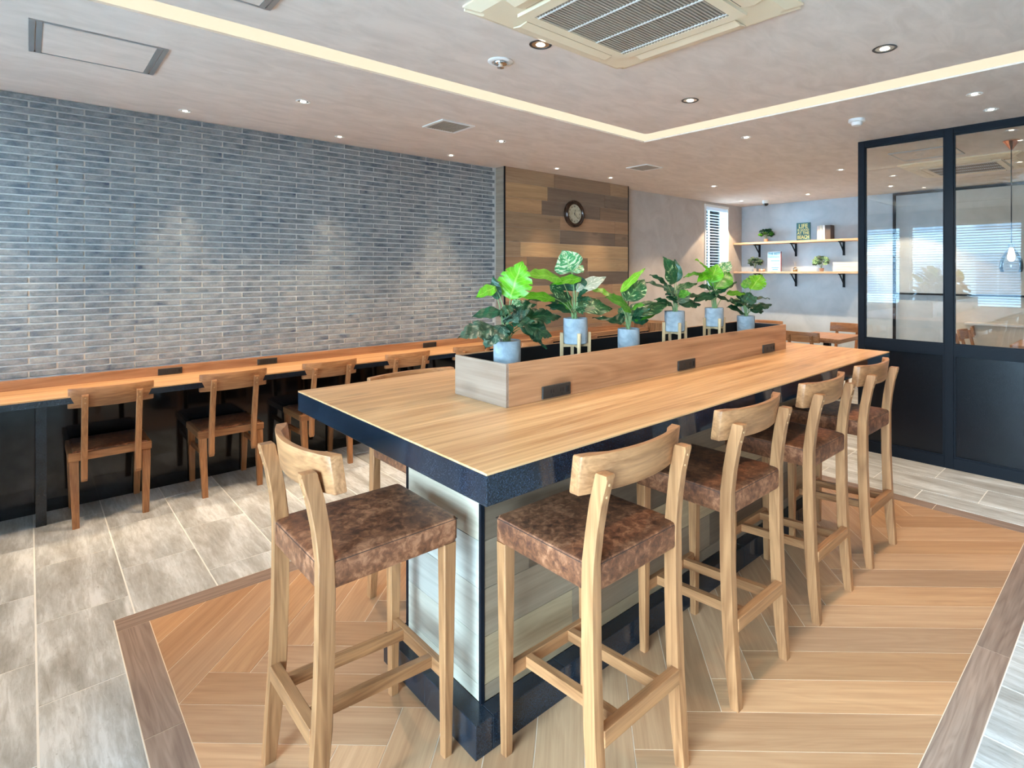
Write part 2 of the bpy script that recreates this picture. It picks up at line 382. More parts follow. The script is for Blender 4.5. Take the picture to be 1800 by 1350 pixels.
def tag(o, label=None, cat=None, group=None, kind=None):
    if label: o['label'] = label
    if cat: o['category'] = cat
    if group: o['group'] = group
    if kind: o['kind'] = kind
    return o
def struct(o, label=None):
    o['kind'] = 'structure'
    if label: o['label'] = label
    return o
def dup(root, loc, rz, label, group=None):
    r = root.copy(); C.objects.link(r); r.location = loc; r.rotation_euler = (0, 0, rz); r['label'] = label
    if group: r['group'] = group
    for ch in list(root.children):
        c = ch.copy(); C.objects.link(c); c.parent = r
        for g in list(ch.children):
            d = g.copy(); C.objects.link(d); d.parent = c
    return r
def text_mesh(name, txt, size, mat, parent, M, depth=0.001, align='CENTER', sx=1.0):
    cu = bpy.data.curves.new(name, 'FONT'); cu.body = txt; cu.size = size; cu.extrude = depth
    cu.align_x = align; cu.align_y = 'CENTER'; cu.resolution_u = 2; cu.offset = size*0.02
    t = bpy.data.objects.new(name+'_src', cu); C.objects.link(t)
    dg = bpy.context.evaluated_depsgraph_get(); dg.update()
    me = bpy.data.meshes.new_from_object(t.evaluated_get(dg)); me.name = name
    bpy.data.objects.remove(t); me.transform(Matrix.Diagonal((sx, 1, 1, 1))); me.transform(M)
    me.materials.clear(); me.materials.append(mat)
    o = bpy.data.objects.new(name, me); C.objects.link(o)
    if parent is not None: o.parent = parent
    return o

# ================================================================== ROOM
X0, X1, Y0, Y1, ZC = -1.5, 8.70, -1.6, 4.82, 2.6
S2_ = math.sqrt(2)
# ---- floor: grout bed, travertine tiles, herringbone inlay with walnut border
floor = struct(bx('floor', X0-0.2, X1+0.2, Y0-0.2, Y1+0.2, -0.12, -0.0015, grout), 'travertine tile floor with an inlaid herringbone wood panel under the long table')
RX0, RX1, RY0, RY1 = 0.265, 4.225, 0.38, 3.10      # outer edge of inlay
IX0, IX1, IY0, IY1 = 0.375, 4.115, 0.49, 2.99      # inner edge of border
bed = bx('inlay_bed', RX0, RX1, RY0, RY1, -0.006, -0.0012, grout_wood, floor)
CAMX, CAMY = 0.0, 0.0
def seen(x, y, pad=0.25):
    X = 0.7199*x - 0.6941*y; Z = 0.6941*x + 0.7199*y
    if Z < 0.25: return False
    px = 1001 + 986.3*X/Z; py = 478 + 986.3*1.5/Z
    return -60 < px < 1860 and py < 1430
def rect_sub(r, c):
    """rectangle r minus rectangle c -> list of rectangles"""
    x0, x1, y0, y1 = r; a0, a1, b0, b1 = c
    if x1 <= a0 or x0 >= a1 or y1 <= b0 or y0 >= b1: return [r]
    out = []
    if x0 < a0: out.append((x0, a0, y0, y1)); x0 = a0
    if x1 > a1: out.append((a1, x1, y0, y1)); x1 = a1
    if y0 < b0: out.append((x0, x1, y0, b0))
    if y1 > b1: out.append((x0, x1, b1, y1))
    return out
TU, TV, G = 0.315, 0.628, 0.0032
rest = bmesh.new(); tile_me = None
k0 = int(math.floor((X0-0.022)/TU)); k1 = int(math.ceil((X1-0.022)/TU))
for k in range(k0, k1):
    xa = 0.022 + TU*k; xb = xa + TU
    off = 3.92 if k % 2 == 0 else 3.92 - TV/2
    j0 = int(math.floor((Y0-off)/TV)); j1 = int(math.ceil((Y1-off)/TV))
    for j in range(j0, j1):
        ya = off + TV*j; yb = ya + TV
        r = (max(xa, X0)+G, min(xb, X1)-G, max(ya, Y0)+G, min(yb, Y1)-G)
        if r[1]-r[0] < 0.02 or r[3]-r[2] < 0.02: continue
        rs = rect_sub(r, (RX0-G, RX1+G, RY0-G, RY1+G))
        if not rs: continue
        mx, my = (r[0]+r[1])/2, (r[2]+r[3])/2
        full = rs == [r] and abs(r[1]-r[0]-TU+2*G) < 1e-6 and abs(r[3]-r[2]-TV+2*G) < 1e-6
        if seen(mx, my):
            if full and tile_me:
                o = bpy.data.objects.new('floor_tile', tile_me); C.objects.link(o); o.parent = floor; o.location = (mx, my, 0)
            else:
                bm = bmesh.new()
                for q in rs: box(bm, q[0]-mx, q[1]-mx, q[2]-my, q[3]-my, -0.0016, 0.0)
                o = obj('floor_tile', bm, trav, floor, loc=(mx, my, 0))
                if full: tile_me = o.data
        else:
            for q in rs: box(rest, *q, -0.0016, 0.0)
tag(obj('floor_tiles_out_of_view', rest, trav, floor), kind='stuff')

def clip_poly(P, x0, x1, y0, y1):
    def cl(P, f, inter):
        out = []
        for i in range(len(P)):
            a, b = P[i-1], P[i]
            if f(b):
                if not f(a): out.append(inter(a, b))
                out.append(b)
            elif f(a): out.append(inter(a, b))
        return out
    def ix(v): return lambda a, b: (v, a[1]+(b[1]-a[1])*(v-a[0])/(b[0]-a[0]))
    def iy(v): return lambda a, b: (a[0]+(b[0]-a[0])*(v-a[1])/(b[1]-a[1]), v)
    for f, g in ((lambda p: p[0] >= x0, ix(x0)), (lambda p: p[0] <= x1, ix(x1)), (lambda p: p[1] >= y0, iy(y0)), (lambda p: p[1] <= y1, iy(y1))):
        if len(P) < 3: return []
        P = cl(P, f, g)
    return P
def poly_area(P): return abs(sum(P[i-1][0]*P[i][1]-P[i][0]*P[i-1][1] for i in range(len(P))))/2
PW, PLN, PG = 0.1562, 0.9372, 0.0016
P0, Q0 = 0.640, 2.079
rp = random.Random(5)
def plank_piece(p0, p1, q0, q1, ang):
    P = [((p+q)/S2_, (q-p)/S2_) for p, q in ((p0+PG, q0+PG), (p1-PG, q0+PG), (p1-PG, q1-PG), (p0+PG, q1-PG))]
    P = clip_poly(P, IX0+PG, IX1-PG, IY0+PG, IY1-PG)
    if len(P) < 3 or poly_area(P) < 0.0006: return
    cx = sum(p[0] for p in P)/len(P); cy = sum(p[1] for p in P)/len(P)
    ca, sa = math.cos(-ang), math.sin(-ang)
    L = [((x-cx)*ca-(y-cy)*sa, (x-cx)*sa+(y-cy)*ca) for x, y in P]
    bm = bmesh.new()
    loft(bm, [[(x, y, -0.0013) for x, y in L], [(x, y, 0.0) for x, y in L]])
    o = obj('floor_plank', bm, floor_wood, floor, loc=(cx, cy, 0)); o.rotation_euler = (0, 0, ang)
    w = rp.choice([(0.61, 0.365, 0.205), (0.56, 0.33, 0.185), (0.66, 0.41, 0.24), (0.53, 0.33, 0.20), (0.63, 0.37, 0.20)])
    v = rp.uniform(0.92, 1.04); o.color = (w[0]*v, w[1]*v, w[2]*v, 1)
for s in range(-4, 5):
    for j in range(-22, 24):
        pb = P0 + PW*j + 2*PLN*s; qb = Q0 + PW*j
        plank_piece(pb, pb+PLN, qb, qb+PW, -PI/4)            # laid one way
        plank_piece(pb-PW, pb, qb, qb+PLN, PI/4)             # laid the other way
def border(x0, x1, y0, y1, along):
    if along == 'X':
        bx_l('border_plank', x0+PG, x1-PG, y0+PG, y1-PG, -0.0013, 0, walnut, floor)
    else:
        cx, cy = (x0+x1)/2, (y0+y1)/2; l = (y1-y0)/2-PG; w = (x1-x0)/2-PG
        bm = bmesh.new(); box(bm, -l, l, -w, w, -0.00065, 0.00065)
        o = obj('border_plank', bm, walnut, floor, loc=(cx, cy, -0.00065)); o.rotation_euler = (0, 0, PI/2)
def runs(a, b, joint, L):
    c = [a]; x = joint - L*math.ceil((joint-a)/L)
    while x < b-0.02:
        if x > a+0.02: c.append(x)
        x += L
    c.append(b); return list(zip(c, c[1:]))
for a, b in runs(IY0, IY1, 2.24, PLN): border(RX0, IX0, a, b, 'Y')
for a, b in runs(IY0, IY1, 1.9, PLN): border(IX1, RX1, a, b, 'Y')
for a, b in runs(RX0, RX1, 2.745, PLN): border(a, b, RY0, IY0, 'X')
for a, b in runs(RX0, RX1, 1.05, PLN): border(a, b, IY1, RY1, 'X')

# ---- ceiling with a rectangular light slot
CX0, CX1, CY0, CY1 = -0.45, 3.765, 0.0, 2.99
DX0, DX1, DY0, DY1 = -0.26, 3.55, 0.19, 2.805
bm = bmesh.new()
box(bm, X0-0.2, X1+0.2, CY1, Y1+0.2, ZC, ZC+0.05); box(bm, X0-0.2, X1+0.2, Y0-0.2, CY0, ZC, ZC+0.05)
box(bm, X0-0.2, CX0, CY0, CY1, ZC, ZC+0.05); box(bm, CX1, X1+0.2, CY0, CY1, ZC, ZC+0.05)
box(bm, DX0, DX1, DY0, DY1, ZC, ZC+0.05)
box(bm, X0-0.2, X1+0.2, Y0-0.2, Y1+0.2, ZC+0.052, ZC+0.15)
struct(obj('ceiling', bm, ceil_m), 'greige plaster ceiling with a recessed rectangular light slot')
cove = thing('cove_light', 'warm glowing rectangular light slot recessed in the ceiling around the air conditioner', 'light', (0, 0, 0))
for r in ((CX0, CX1, DY1, CY1), (CX0, CX1, CY0, DY0), (CX0, DX0, DY0, DY1), (DX1, CX1, DY0, DY1)):
    bx('light_strip', r[0]+0.001, r[1]-0.001, r[2]+0.001, r[3]-0.001, ZC+0.010, ZC+0.030, cove_glow, cove)

# ---- walls
wl = struct(bx('wall_left', X0-0.2, 3.553, Y1+0.004, Y1+0.2, 0, ZC, mortar), 'long wall of thin grey-blue bricks behind the wall counter')
BP, BH = 0.2608, 0.0419; zb = 0.845
rb = random.Random(8); cand = []
nrow = int(round((ZC-zb)/BH)); BH = (ZC-zb)/nrow
for r in range(nrow):
    za = zb + r*BH; top_i = nrow-1-r
    off = 0.132 + (0 if top_i % 2 == 0 else BP/2)
    j = int(math.floor((X0-off)/BP))
    while off + j*BP < 3.55:
        a = max(off+j*BP, X0); b = min(off+(j+1)*BP, 3.55); j += 1
        if b-a > 0.03: cand.append((a, b, za, za+BH))
cand_vis = sorted([c for c in cand if c[1] > -0.16], key=lambda c: c[0])
brick_me = None; stuffb = bmesh.new(); g = 0.0048
for i, c in enumerate(cand):
    near = c in cand_vis[:300]
    a, b, z0, z1 = c
    if near:
        cx, cz = (a+b)/2, (z0+z1)/2; full = abs(b-a-BP) < 1e-6
        if full and brick_me:
            o = bpy.data.objects.new('brick', brick_me); C.objects.link(o); o.parent = wl
        else:
            bm = bmesh.new(); box(bm, a-cx+g, b-cx-g, -0.0035, 0.012, z0-cz+g, z1-cz-g, 0.0018)
            o = obj('brick', bm, brick_m, wl)
            if full: brick_me = o.data
        o.location = (cx, Y1+rb.uniform(-0.0012, 0.0012), cz)
    else:
        d = rb.uniform(-0.0012, 0.0012); box(stuffb, a+g, b-g, Y1-0.0035+d, Y1+0.012, z0+g, z1-g, 0.0018)
tag(obj('far_bricks', stuffb, brick_m, wl), kind='stuff')

# pillar clad in reclaimed-look planks
PX0, PX1, PY = 3.553, 5.541, 4.655
pil = struct(bx('wall_pillar', PX0+0.006, PX1-0.006, PY+0.006, Y1+0.2, 0, ZC, wall_grey), 'shallow pillar clad in mixed tan and brown planks between brick and plaster')
TAN, TAN2, BRN, GRB, PNK, MID = (0.50, 0.32, 0.18), (0.56, 0.375, 0.21), (0.30, 0.205, 0.14), (0.235, 0.175, 0.135), (0.47, 0.29, 0.175), (0.39, 0.27, 0.175)
rows = [(4.251, [MID, BRN, MID]), (5.089, [TAN2, GRB]), (4.067, [TAN, GRB, BRN]), (5.277, [MID, PNK]), (4.34, [MID, GRB, BRN]),
        (4.703, [MID, TAN2]), (3.853, [PNK, BRN, TAN2]), (4.816, [PNK, GRB]), (4.30, [TAN, PNK, TAN]), (4.0, [BRN, PNK, BRN]),
        (4.75, [TAN, BRN, TAN]), (4.1, [TAN, MID, PNK]), (4.9, [MID, TAN, BRN]), (4.3, [TAN, PNK, BRN]), (4.7, [BRN, TAN, PNK]), (4.0, [TAN, MID, BRN]), (4.5, [MID, BRN, TAN])]
def plank(name, x0, x1, y0, y1, z0, z1, col, parent, rz=0):
    cx, cy, cz = (x0+x1)/2, (y0+y1)/2, (z0+z1)/2
    bm = bmesh.new()
    if rz: hx, hy = (y1-y0)/2, (x1-x0)/2
    else: hx, hy = (x1-x0)/2, (y1-y0)/2
    box(bm, -hx, hx, -hy, hy, -(z1-z0)/2, (z1-z0)/2, 0.0008)
    o = obj(name, bm, clad_wood, parent, loc=(cx, cy, cz)); o.rotation_euler = (0, 0, rz)
    o.color = (*col, 1); return o
for i, (jt, cols) in enumerate(rows):
    z1 = ZC - PW*i; z0 = max(z1-PW, 0.0)
    if z1 < 0.02: break
    for n_, (a, b) in enumerate(runs(PX0+0.012, PX1-0.010, jt, PLN)):
        plank('plank', a+0.0008, b-0.0008, PY, PY+0.006, z0+0.0008, z1-0.0008, cols[min(n_, len(cols)-1)], pil)
    plank('plank', PX0, PX0+0.006, PY+0.012, Y1-0.012, z0+0.0008, z1-0.0008, (0.34, 0.285, 0.235), pil, PI/2)
bx('corner_trim', PX0-0.002, PX0+0.012, PY-0.002, PY+0.012, 0, ZC-0.001, black_metal, pil)
bx('corner_trim', PX1-0.010, PX1+0.003, PY-0.002, PY+0.012, 0, ZC-0.001, black_metal, pil)

# plaster wall beyond the pillar, with a narrow window
WA, WB, WZ0, WZ1 = 7.563, 8.272, 1.22, 2.56
bm = bmesh.new()
box(bm, PX1, WA, Y1, Y1+0.2, 0, ZC); box(bm, WB, X1+0.2, Y1, Y1+0.2, 0, ZC)
box(bm, WA, WB, Y1, Y1+0.2, 0, WZ0); box(bm, WA, WB, Y1, Y1+0.2, WZ1, ZC)
struct(obj('wall_left_rear', bm, wall_grey), 'taupe plaster wall beyond the wooden pillar, with a narrow window')
w1 = struct(bpy.data.objects.new('window_1', None), 'narrow window with white venetian blind in the taupe wall'); C.objects.link(w1)
bm = bmesh.new(); t = 0.035
box(bm, WA, WA+t, Y1-0.012, Y1+0.19, WZ0, WZ1); box(bm, WB-t, WB, Y1-0.012, Y1+0.19, WZ0, WZ1)
box(bm, WA+t, WB-t, Y1-0.012, Y1+0.19, WZ0, WZ0+t); box(bm, WA+t, WB-t, Y1-0.012, Y1+0.19, WZ1-t, WZ1)
box(bm, (WA+WB)/2-0.012, (WA+WB)/2+0.012, Y1+0.135, Y1+0.16, WZ0+t, WZ1-t)
obj('window_frame', bm, white_paint, w1)
bx('pane', WA+t, WB-t, Y1+0.14, Y1+0.146, WZ0+t, WZ1-t, win_glass, w1)
def blind(name, label, a, b, pos, z0, z1, axis, ang=0.25, pitch=0.045, sw=0.05):
    """venetian blind: headrail, slats, bottom rail; runs along x or y"""
    mid = (a+b)/2
    root = thing(name, label, 'blind', (mid, pos, z0) if axis == 'X' else (pos, mid, z0), 0 if axis == 'X' else PI/2)
    h = (b-a)/2; H = z1-z0
    bx('headrail', -h, h, -0.03, 0.03, H-0.045, H, blind_white, root)
    bm = bmesh.new(); n = int((H-0.07)/pitch)
    for i in range(n):
        z = 0.03+i*pitch; dy, dz = sw/2*math.cos(ang), sw/2*math.sin(ang)
        v = [bm.verts.new(p) for p in ((-h, -dy, z-dz), (h, -dy, z-dz), (h, dy, z+dz), (-h, dy, z+dz), (-h, -dy, z-dz+0.0015), (h, -dy, z-dz+0.0015), (h, dy, z+dz+0.0015), (-h, dy, z+dz+0.0015))]
        for f in ((0, 1, 2, 3), (4, 7, 6, 5), (0, 4, 5, 1), (2, 6, 7, 3), (1, 5, 6, 2), (0, 3, 7, 4)): bm.faces.new([v[q] for q in f])
    tag(obj('slats', bm, blind_white, root), kind='stuff')
    bx('bottom_rail', -h, h, -0.02, 0.02, 0.0, 0.018, blind_white, root)
    for x in (-h*0.75, h*0.75): bx('ladder_cord', x-0.001, x+0.001, -0.0265, -0.0245, 0.018, H-0.045, blind_white, root)
    return root
blind('window_blind', 'white venetian blind in the narrow window left of the wall shelves', WA+t+0.005, WB-t-0.005, Y1+0.04, WZ0+t+0.004, WZ1-t-0.004, 'X', -0.12)

# wall with shelves, right wall, street wall
wr = struct(bx('wall_rear', X1, X1+0.2, 1.8, Y1, 0, ZC, wall_light), 'pale grey plaster wall carrying the two oak shelves')
wr2 = struct(bx('wall_rear_right', X1, X1+0.2, Y0-0.2, 1.8, 0, ZC, plaster('beige_wall_plaster', (0.50, 0.44, 0.36), (0.58, 0.52, 0.44), 3)), 'beige plaster wall seen through the glass partition')
struct(bx('wall_right', X0-0.2, X1, Y0-0.2, Y0, 0, ZC, wall_white), 'pale wall behind the camera on the right')
bm = bmesh.new(); F0, F1 = 0.88, 2.36; DA, DB, DH = -1.35, 1.30, 2.45
box(bm, X0-0.2, X0, DB, Y1+0.2, 0, F0); box(bm, X0-0.2, X0, DB, Y1+0.2, F1, ZC)
for a_, b_ in ((1.30, 1.46), (3.09, 3.25), (4.62, Y1+0.2)): box(bm, X0-0.2, X0, a_, b_, F0, F1)
box(bm, X0-0.2, X0, Y0-0.2, DA, 0, ZC); box(bm, X0-0.2, X0, DA, DB, DH, ZC)
struct(obj('wall_front', bm, wall_light), 'street wall behind the camera with blinds and an added glazed entrance for daylight')
secs = [(1.46, 3.09), (3.25, 4.62)]
blabs = ['white blind on the wide street window behind the camera', 'white blind on the street window next to the brick wall']
for n_, (a, b) in enumerate(secs):
    w = struct(bpy.data.objects.new('window_%d' % (n_+2), None)); C.objects.link(w)
    bm = bmesh.new(); q = 0.03
    box(bm, X0-0.15, X0-0.09, a, a+q, F0, F1); box(bm, X0-0.15, X0-0.09, b-q, b, F0, F1)
    box(bm, X0-0.15, X0-0.09, a+q, b-q, F0, F0+q); box(bm, X0-0.15, X0-0.09, a+q, b-q, F1-q, F1)
    obj('window_frame', bm, alu, w)
    bx('pane', X0-0.125, X0-0.119, a+q, b-q, F0+q, F1-q, win_glass, w)
    blind('window_blind', blabs[n_], a+0.008, b-0.008, X0-0.04, F0+0.004, F1-0.004, 'Y', -0.22)
dr = struct(bpy.data.objects.new('added_door_1', None), 'added unseen glazed entrance behind the camera, letting in daylight'); C.objects.link(dr)  # tall clear entrance added out of view to bring in daylight
bm = bmesh.new()
for r in ((DA, DA+0.05, 0, DH), (DB-0.05, DB, 0, DH), (DA+0.05, DB-0.05, DH-0.05, DH), (DA+0.05, DB-0.05, 0, 0.08), (-0.05, 0.0, 0.08, DH-0.05)): box(bm, X0-0.13, X0-0.08, *r)
obj('door_frame', bm, alu, dr)
bx('pane', X0-0.108, X0-0.102, DA+0.05, -0.05, 0.08, DH-0.05, win_glass, dr); bx('pane', X0-0.108, X0-0.102, 0.0, DB-0.05, 0.08, DH-0.05, win_glass, dr)
sill = struct(bx('trim_1', X0, X0+0.14, 1.46, 4.62, F0-0.03, F0, wall_white), 'white sill under the street windows')

# street outside, seen only through blinds and in reflections
bm = bmesh.new(); box(bm, -40, X0-0.4, -30, 30, -0.3, -0.15); box(bm, X0-0.4, 30, Y1+0.4, 30, -0.3, -0.15)
struct(obj('ground_outside', bm, plain('pale_asphalt', (0.42, 0.43, 0.44), 0.8)), 'pale street surface outside the windows')
bld = thing('apartment_building', 'pale apartment block with balconies across the street, behind the blinds', 'building', (-12, 6, -0.15))
bwall = plain('pale_blue_facade', (0.50, 0.57, 0.62), 0.8); bdark = plain('dark_facade_glass', (0.10, 0.14, 0.18), 0.2)
bx('wall', -3, 0, -3.6, 3.6, 0, 4.9, bwall, bld)
for fl in range(2):
    for k in range(4):
        y = -3.2 + k*1.75
        wn = bx('window', -0.02, 0.02, y, y+1.15, 0.9+fl*2.1, 2.0+fl*2.1, bdark, bld)
        bx('window_bar', 0.02, 0.04, y+0.55, y+0.60, 0.9+fl*2.1, 2.0+fl*2.1, bwall, wn)
    bx('balcony', 0.02, 0.5, -3.6, 3.6, 2.25+fl*2.1, 2.40+fl*2.1, bwall, bld)

# ---- glass partition on the right: black steel frame, panes above, solid panels below
PT = 5.056
part = thing('glass_partition', 'black steel framed glass partition with solid black lower panels', 'partition', (PT, 0, 0))
posts = [1.725, 1.073, 0.445, -0.183, -0.81, -1.6]
def prel(name, y0, y1, z0, z1, d0=0.0, d1=0.05, mat=black_metal, bev=0.0):
    return bx(name, d0, d1, y0, y1, z0, z1, mat, part, bev)
prel('post', 1.672, 1.725, 0, ZC-0.001, bev=0.002)
for p in posts[1:-1]: prel('post', p-0.030, p+0.030, 0, ZC-0.001, bev=0.002)
prel('post', -1.599, -1.55, 0, ZC-0.001)
prs = [(1.672, 1.103), (1.043, 0.475), (0.415, -0.153), (-0.213, -0.78), (-0.84, -1.55)]
for b, a in prs:
    prel('top_rail', a, b, 2.548, ZC-0.001); prel('middle_rail', a, b, 0.87, 0.945); prel('bottom_rail', a, b, 0.0, 0.085)
    prel('pane', a, b, 0.945, 2.548, 0.022, 0.028, pane_glass)
    prel('lower_panel', a+0.012, b-0.012, 0.097, 0.858, 0.018, 0.032, black_panel)
    for nm, (c0, c1, e0, e1) in {'l': (a, a+0.012, 0.085, 0.87), 'r': (b-0.012, b, 0.085, 0.87), 't': (a+0.012, b-0.012, 0.858, 0.87), 'b': (a+0.012, b-0.012, 0.085, 0.097)}.items():
        prel('panel_moulding', c0, c1, e0, e1, 0.008, 0.042)
    for nm, (c0, c1, e0, e1) in {'l': (a, a+0.010, 0.945, 2.548), 'r': (b-0.010, b, 0.945, 2.548), 't': (a+0.010, b-0.010, 2.538, 2.548), 'b': (a+0.010, b-0.010, 0.945, 0.955)}.items():
        prel('glazing_bead', c0, c1, e0, e1, 0.010, 0.022)

# ================================================================== WALL COUNTER
def socket_strip(parent, x, y, z, w=0.14, h=0.048):
    """black socket plate facing -y, centred on x,z; y is the surface it sits on"""
    s = bx('socket_strip', x-w/2, x+w/2, y-0.007, y, z-h/2, z+h/2, black_plastic, parent, 0.0015)
    s['label'] = 'black socket plate'
    bm = bmesh.new()
    for k in (-1, 1):
        for d in (-0.006, 0.006): box(bm, x+k*w*0.17+d-0.0014, x+k*w*0.17+d+0.0014, y-0.0078, y-0.0069, z-0.006, z+0.008)
        box(bm, x+k*w*0.17-0.002, x+k*w*0.17+0.002, y-0.0078, y-0.0069, z-0.015, z-0.011)
    obj('socket_slots', bm, black_hole, s)
    bx('switch', x+w*0.33, x+w*0.43, y-0.0085, y-0.0068, z-0.012, z+0.012, black_hole, s)
    return s
ctr = thing('wall_counter', 'long oak topped wall counter with black edge along the brick wall', 'counter', (0, 0, 0))
KX0, KX1 = X0, 5.54
bx('countertop', KX0, KX1, 4.33, 4.652, 0.774, 0.782, table_wood, ctr)
bx('countertop', KX0, PX0-0.004, 4.652, 4.765, 0.774, 0.782, table_wood, ctr)
bx('front_edge', KX0, 0.054, 4.33, 4.37, 0.738, 0.774, black_stone, ctr)
bx('front_edge', 0.056, KX1, 4.33, 4.37, 0.738, 0.774, black_stone, ctr)
bx('underside', KX0, KX1, 4.37, 4.652, 0.744, 0.774, black_stone, ctr)
bx('underside', KX0, PX0-0.004, 4.652, 4.808, 0.744, 0.774, black_stone, ctr)
bx('backsplash', KX0, PX0-0.004, 4.765, 4.808, 0.774, 0.842, plant_wood, ctr)
bx('backsplash', PX0+0.015, KX1, 4.62, 4.652, 0.782, 0.842, plant_wood, ctr)
bx('edge_board', 2.92, KX1, 4.33, 4.35, 0.782, 0.818, plant_wood, ctr)
bx('back_panel', KX0, PX0-0.004, 4.80, 4.81, 0.0, 0.744, gloss_black, ctr)
bx('back_panel', PX0-0.004, KX1, 4.642, 4.652, 0.0, 0.744, gloss_black, ctr)
for x in (-1.3, 0.03, 2.60, 4.9): bx('leg', x, x+0.048, 4.54, 4.59, 0, 0.744, black_plinth, ctr)
for x in (0.714, 1.335, 2.747): socket_strip(ctr, x, 4.765, 0.808, 0.14, 0.044)

# slatted end screen of the counter
scr = thing('slatted_screen', 'low slatted wooden screen with pale top rail at the end of the wall counter', 'screen', (5.58, 4.35, 0))
bx('top_rail', -0.02, 0.04, -0.26, 0.28, 0.87, 0.90, oak['Y'], scr, 0.003)
bx('post', -0.02, 0.04, -0.26, -0.21, 0, 0.87, oak['Z'], scr, 0.003)
bx('post', -0.02, 0.04, 0.23, 0.28, 0, 0.87, oak['Z'], scr, 0.003)
for k in range(11):
    y = -0.205+k*0.0395; bx('slat', 0.0, 0.02, y, y+0.034, 0.02, 0.87, oak['Z'], scr)

# ================================================================== ISLAND
isl = thing('communal_table', 'long high oak topped communal table with thick black edge and plank clad body', 'table', (0, 0, 0))
TX0, TX1, TY0, TY1 = 0.784, 3.739, 1.097, 2.393
bx('tabletop', TX0, TX1, TY0, TY1, 1.014, 1.020, table_wood, isl, 0.0008)
bm = bmesh.new(); box(bm, TX0, TX1, TY0, TY1, 0.94, 1.014, 0.0012); obj('edge_slab', bm, black_stone, isl)
BX0, BX1, BY0, BY1 = 1.050, 3.475, 1.498, 1.992
bx('core', BX0+0.007, BX1-0.007, BY0+0.007, BY1-0.007, 0.108, 0.94, black_in, isl)
irow = [0.9395, 0.784, 0.6285, 0.473, 0.3175, 0.162, 0.108]
LGT, GRY, TP = (0.45, 0.335, 0.215), (0.27, 0.205, 0.15), (0.18, 0.133, 0.097)
LG2, GR2 = (0.40, 0.295, 0.19), (0.31, 0.235, 0.17)
pat = [(1.33, [LG2, TP, GRY]), (1.72, [TP, GRY, LG2]), (1.25, [GRY, TP, LGT]), (1.62, [GR2, LGT, GRY]), (1.46, [LGT, GR2, TP]), (1.15, [GR2, LG2, GRY])]
for i in range(6):
    z1, z0 = irow[i], irow[i+1]; jt, cols = pat[i]
    for side in (0, 1):
        for n_, (a, b) in enumerate(runs(BX0+0.012, BX1-0.012, jt+side*0.3, PLN)):
            y0, y1 = (BY0, BY0+0.006) if side == 0 else (BY1-0.006, BY1)
            plank('plank', a+0.0008, b-0.0008, y0, y1, z0+0.0008, z1-0.0008, cols[n_ % 3], isl)
    ends = [[(BY0, BY1, (0.62, 0.60, 0.54))], [(BY0, BY1, (0.62, 0.55, 0.45))], [(BY0, BY1, (0.58, 0.58, 0.55))], [(BY0, 1.74, (0.60, 0.56, 0.50)), (1.74, BY1, (0.58, 0.58, 0.55))], [(BY0, BY1, (0.60, 0.58, 0.52))], [(BY0, BY1, (0.6, 0.57, 0.5))]][i]  # near end planks bleached: window light is put into their colours
    for a, b, c_ in ends:
        plank('plank', BX0, BX0+0.006, max(a, BY0+0.012)+0.0008, min(b, BY1-0.012)-0.0008, z0+0.0008, z1-0.0008, c_, isl, PI/2)
    plank('plank', BX1-0.006, BX1, BY0+0.013, BY1-0.013, z0+0.0008, z1-0.0008, LG2, isl, PI/2)
for xa in (BX0-0.002, BX1-0.011):
    for ya in (BY0-0.002, BY1-0.011): bx('corner_trim', xa, xa+0.013, ya, ya+0.013, 0.108, 0.9395, black_metal, isl)
LX0, LX1, LY0, LY1 = 0.985, 3.54, 1.434, 2.055
def plinth(x0, x1, y0, y1): bx_l('plinth_tile', x0+0.0006, x1-0.0006, y0+0.0006, y1-0.0006, 0.0, 0.108, black_plinth, isl, 0.0015)
plinth(LX0, BX0, LY0, 1.745); plinth(LX0, BX0, 1.745, LY1); plinth(BX1, LX1, LY0, 1.745); plinth(BX1, LX1, 1.745, LY1)
for a, b in runs(BX0, BX1, 1.36, 0.628):
    plinth(a, b, LY0, BY0); plinth(a, b, BY1, LY1)

# planter trough standing along the middle of the table
trough = thing('planter_trough', 'long oak planter trough with black lining standing along the middle of the communal table', 'planter', (0, 0, 0))
QX0, QX1, QY0, QY1, QZ0, QZ1 = 1.210, 3.391, 1.577, 1.904, 1.0205, 1.174
bx('side_board', QX0+0.012, QX1, QY0, QY0+0.012, QZ0, QZ1, plant_wood, trough, 0.0008)
bx('side_board', QX0+0.012, QX1, QY1-0.012, QY1, QZ0, QZ1, plant_wood, trough, 0.0008)
e_ = bx('end_board', QX0, QX0+0.012, QY0, QY1, QZ0, QZ1, plant_wood_y, trough, 0.0008); e_['label'] = 'paler end board with sawn grain'
bx('end_board', QX1-0.012, QX1, QY0+0.012, QY1-0.012, QZ0, QZ1-0.001, plant_wood_y, trough)
bm = bmesh.new(); i0, i1, j0, j1 = QX0+0.012, QX1-0.012, QY0+0.012, QY1-0.012
box(bm, i0, i1, j0, j1, QZ0, QZ0+0.092)
box(bm, i0, i1, j0, j0+0.002, QZ0+0.092, QZ1-0.003); box(bm, i0, i1, j1-0.002, j1, QZ0+0.092, QZ1-0.003)
box(bm, i0, i0+0.002, j0, j1, QZ0+0.092, QZ1-0.003); box(bm, i1-0.002, i1, j0, j1, QZ0+0.092, QZ1-0.003)
obj('lining', bm, black_in, trough)
for x in (1.449, 2.311, 3.157): socket_strip(trough, x, QY0, 1.049, 0.145, 0.047)
PF = QZ0+0.0925     # planter inner floor

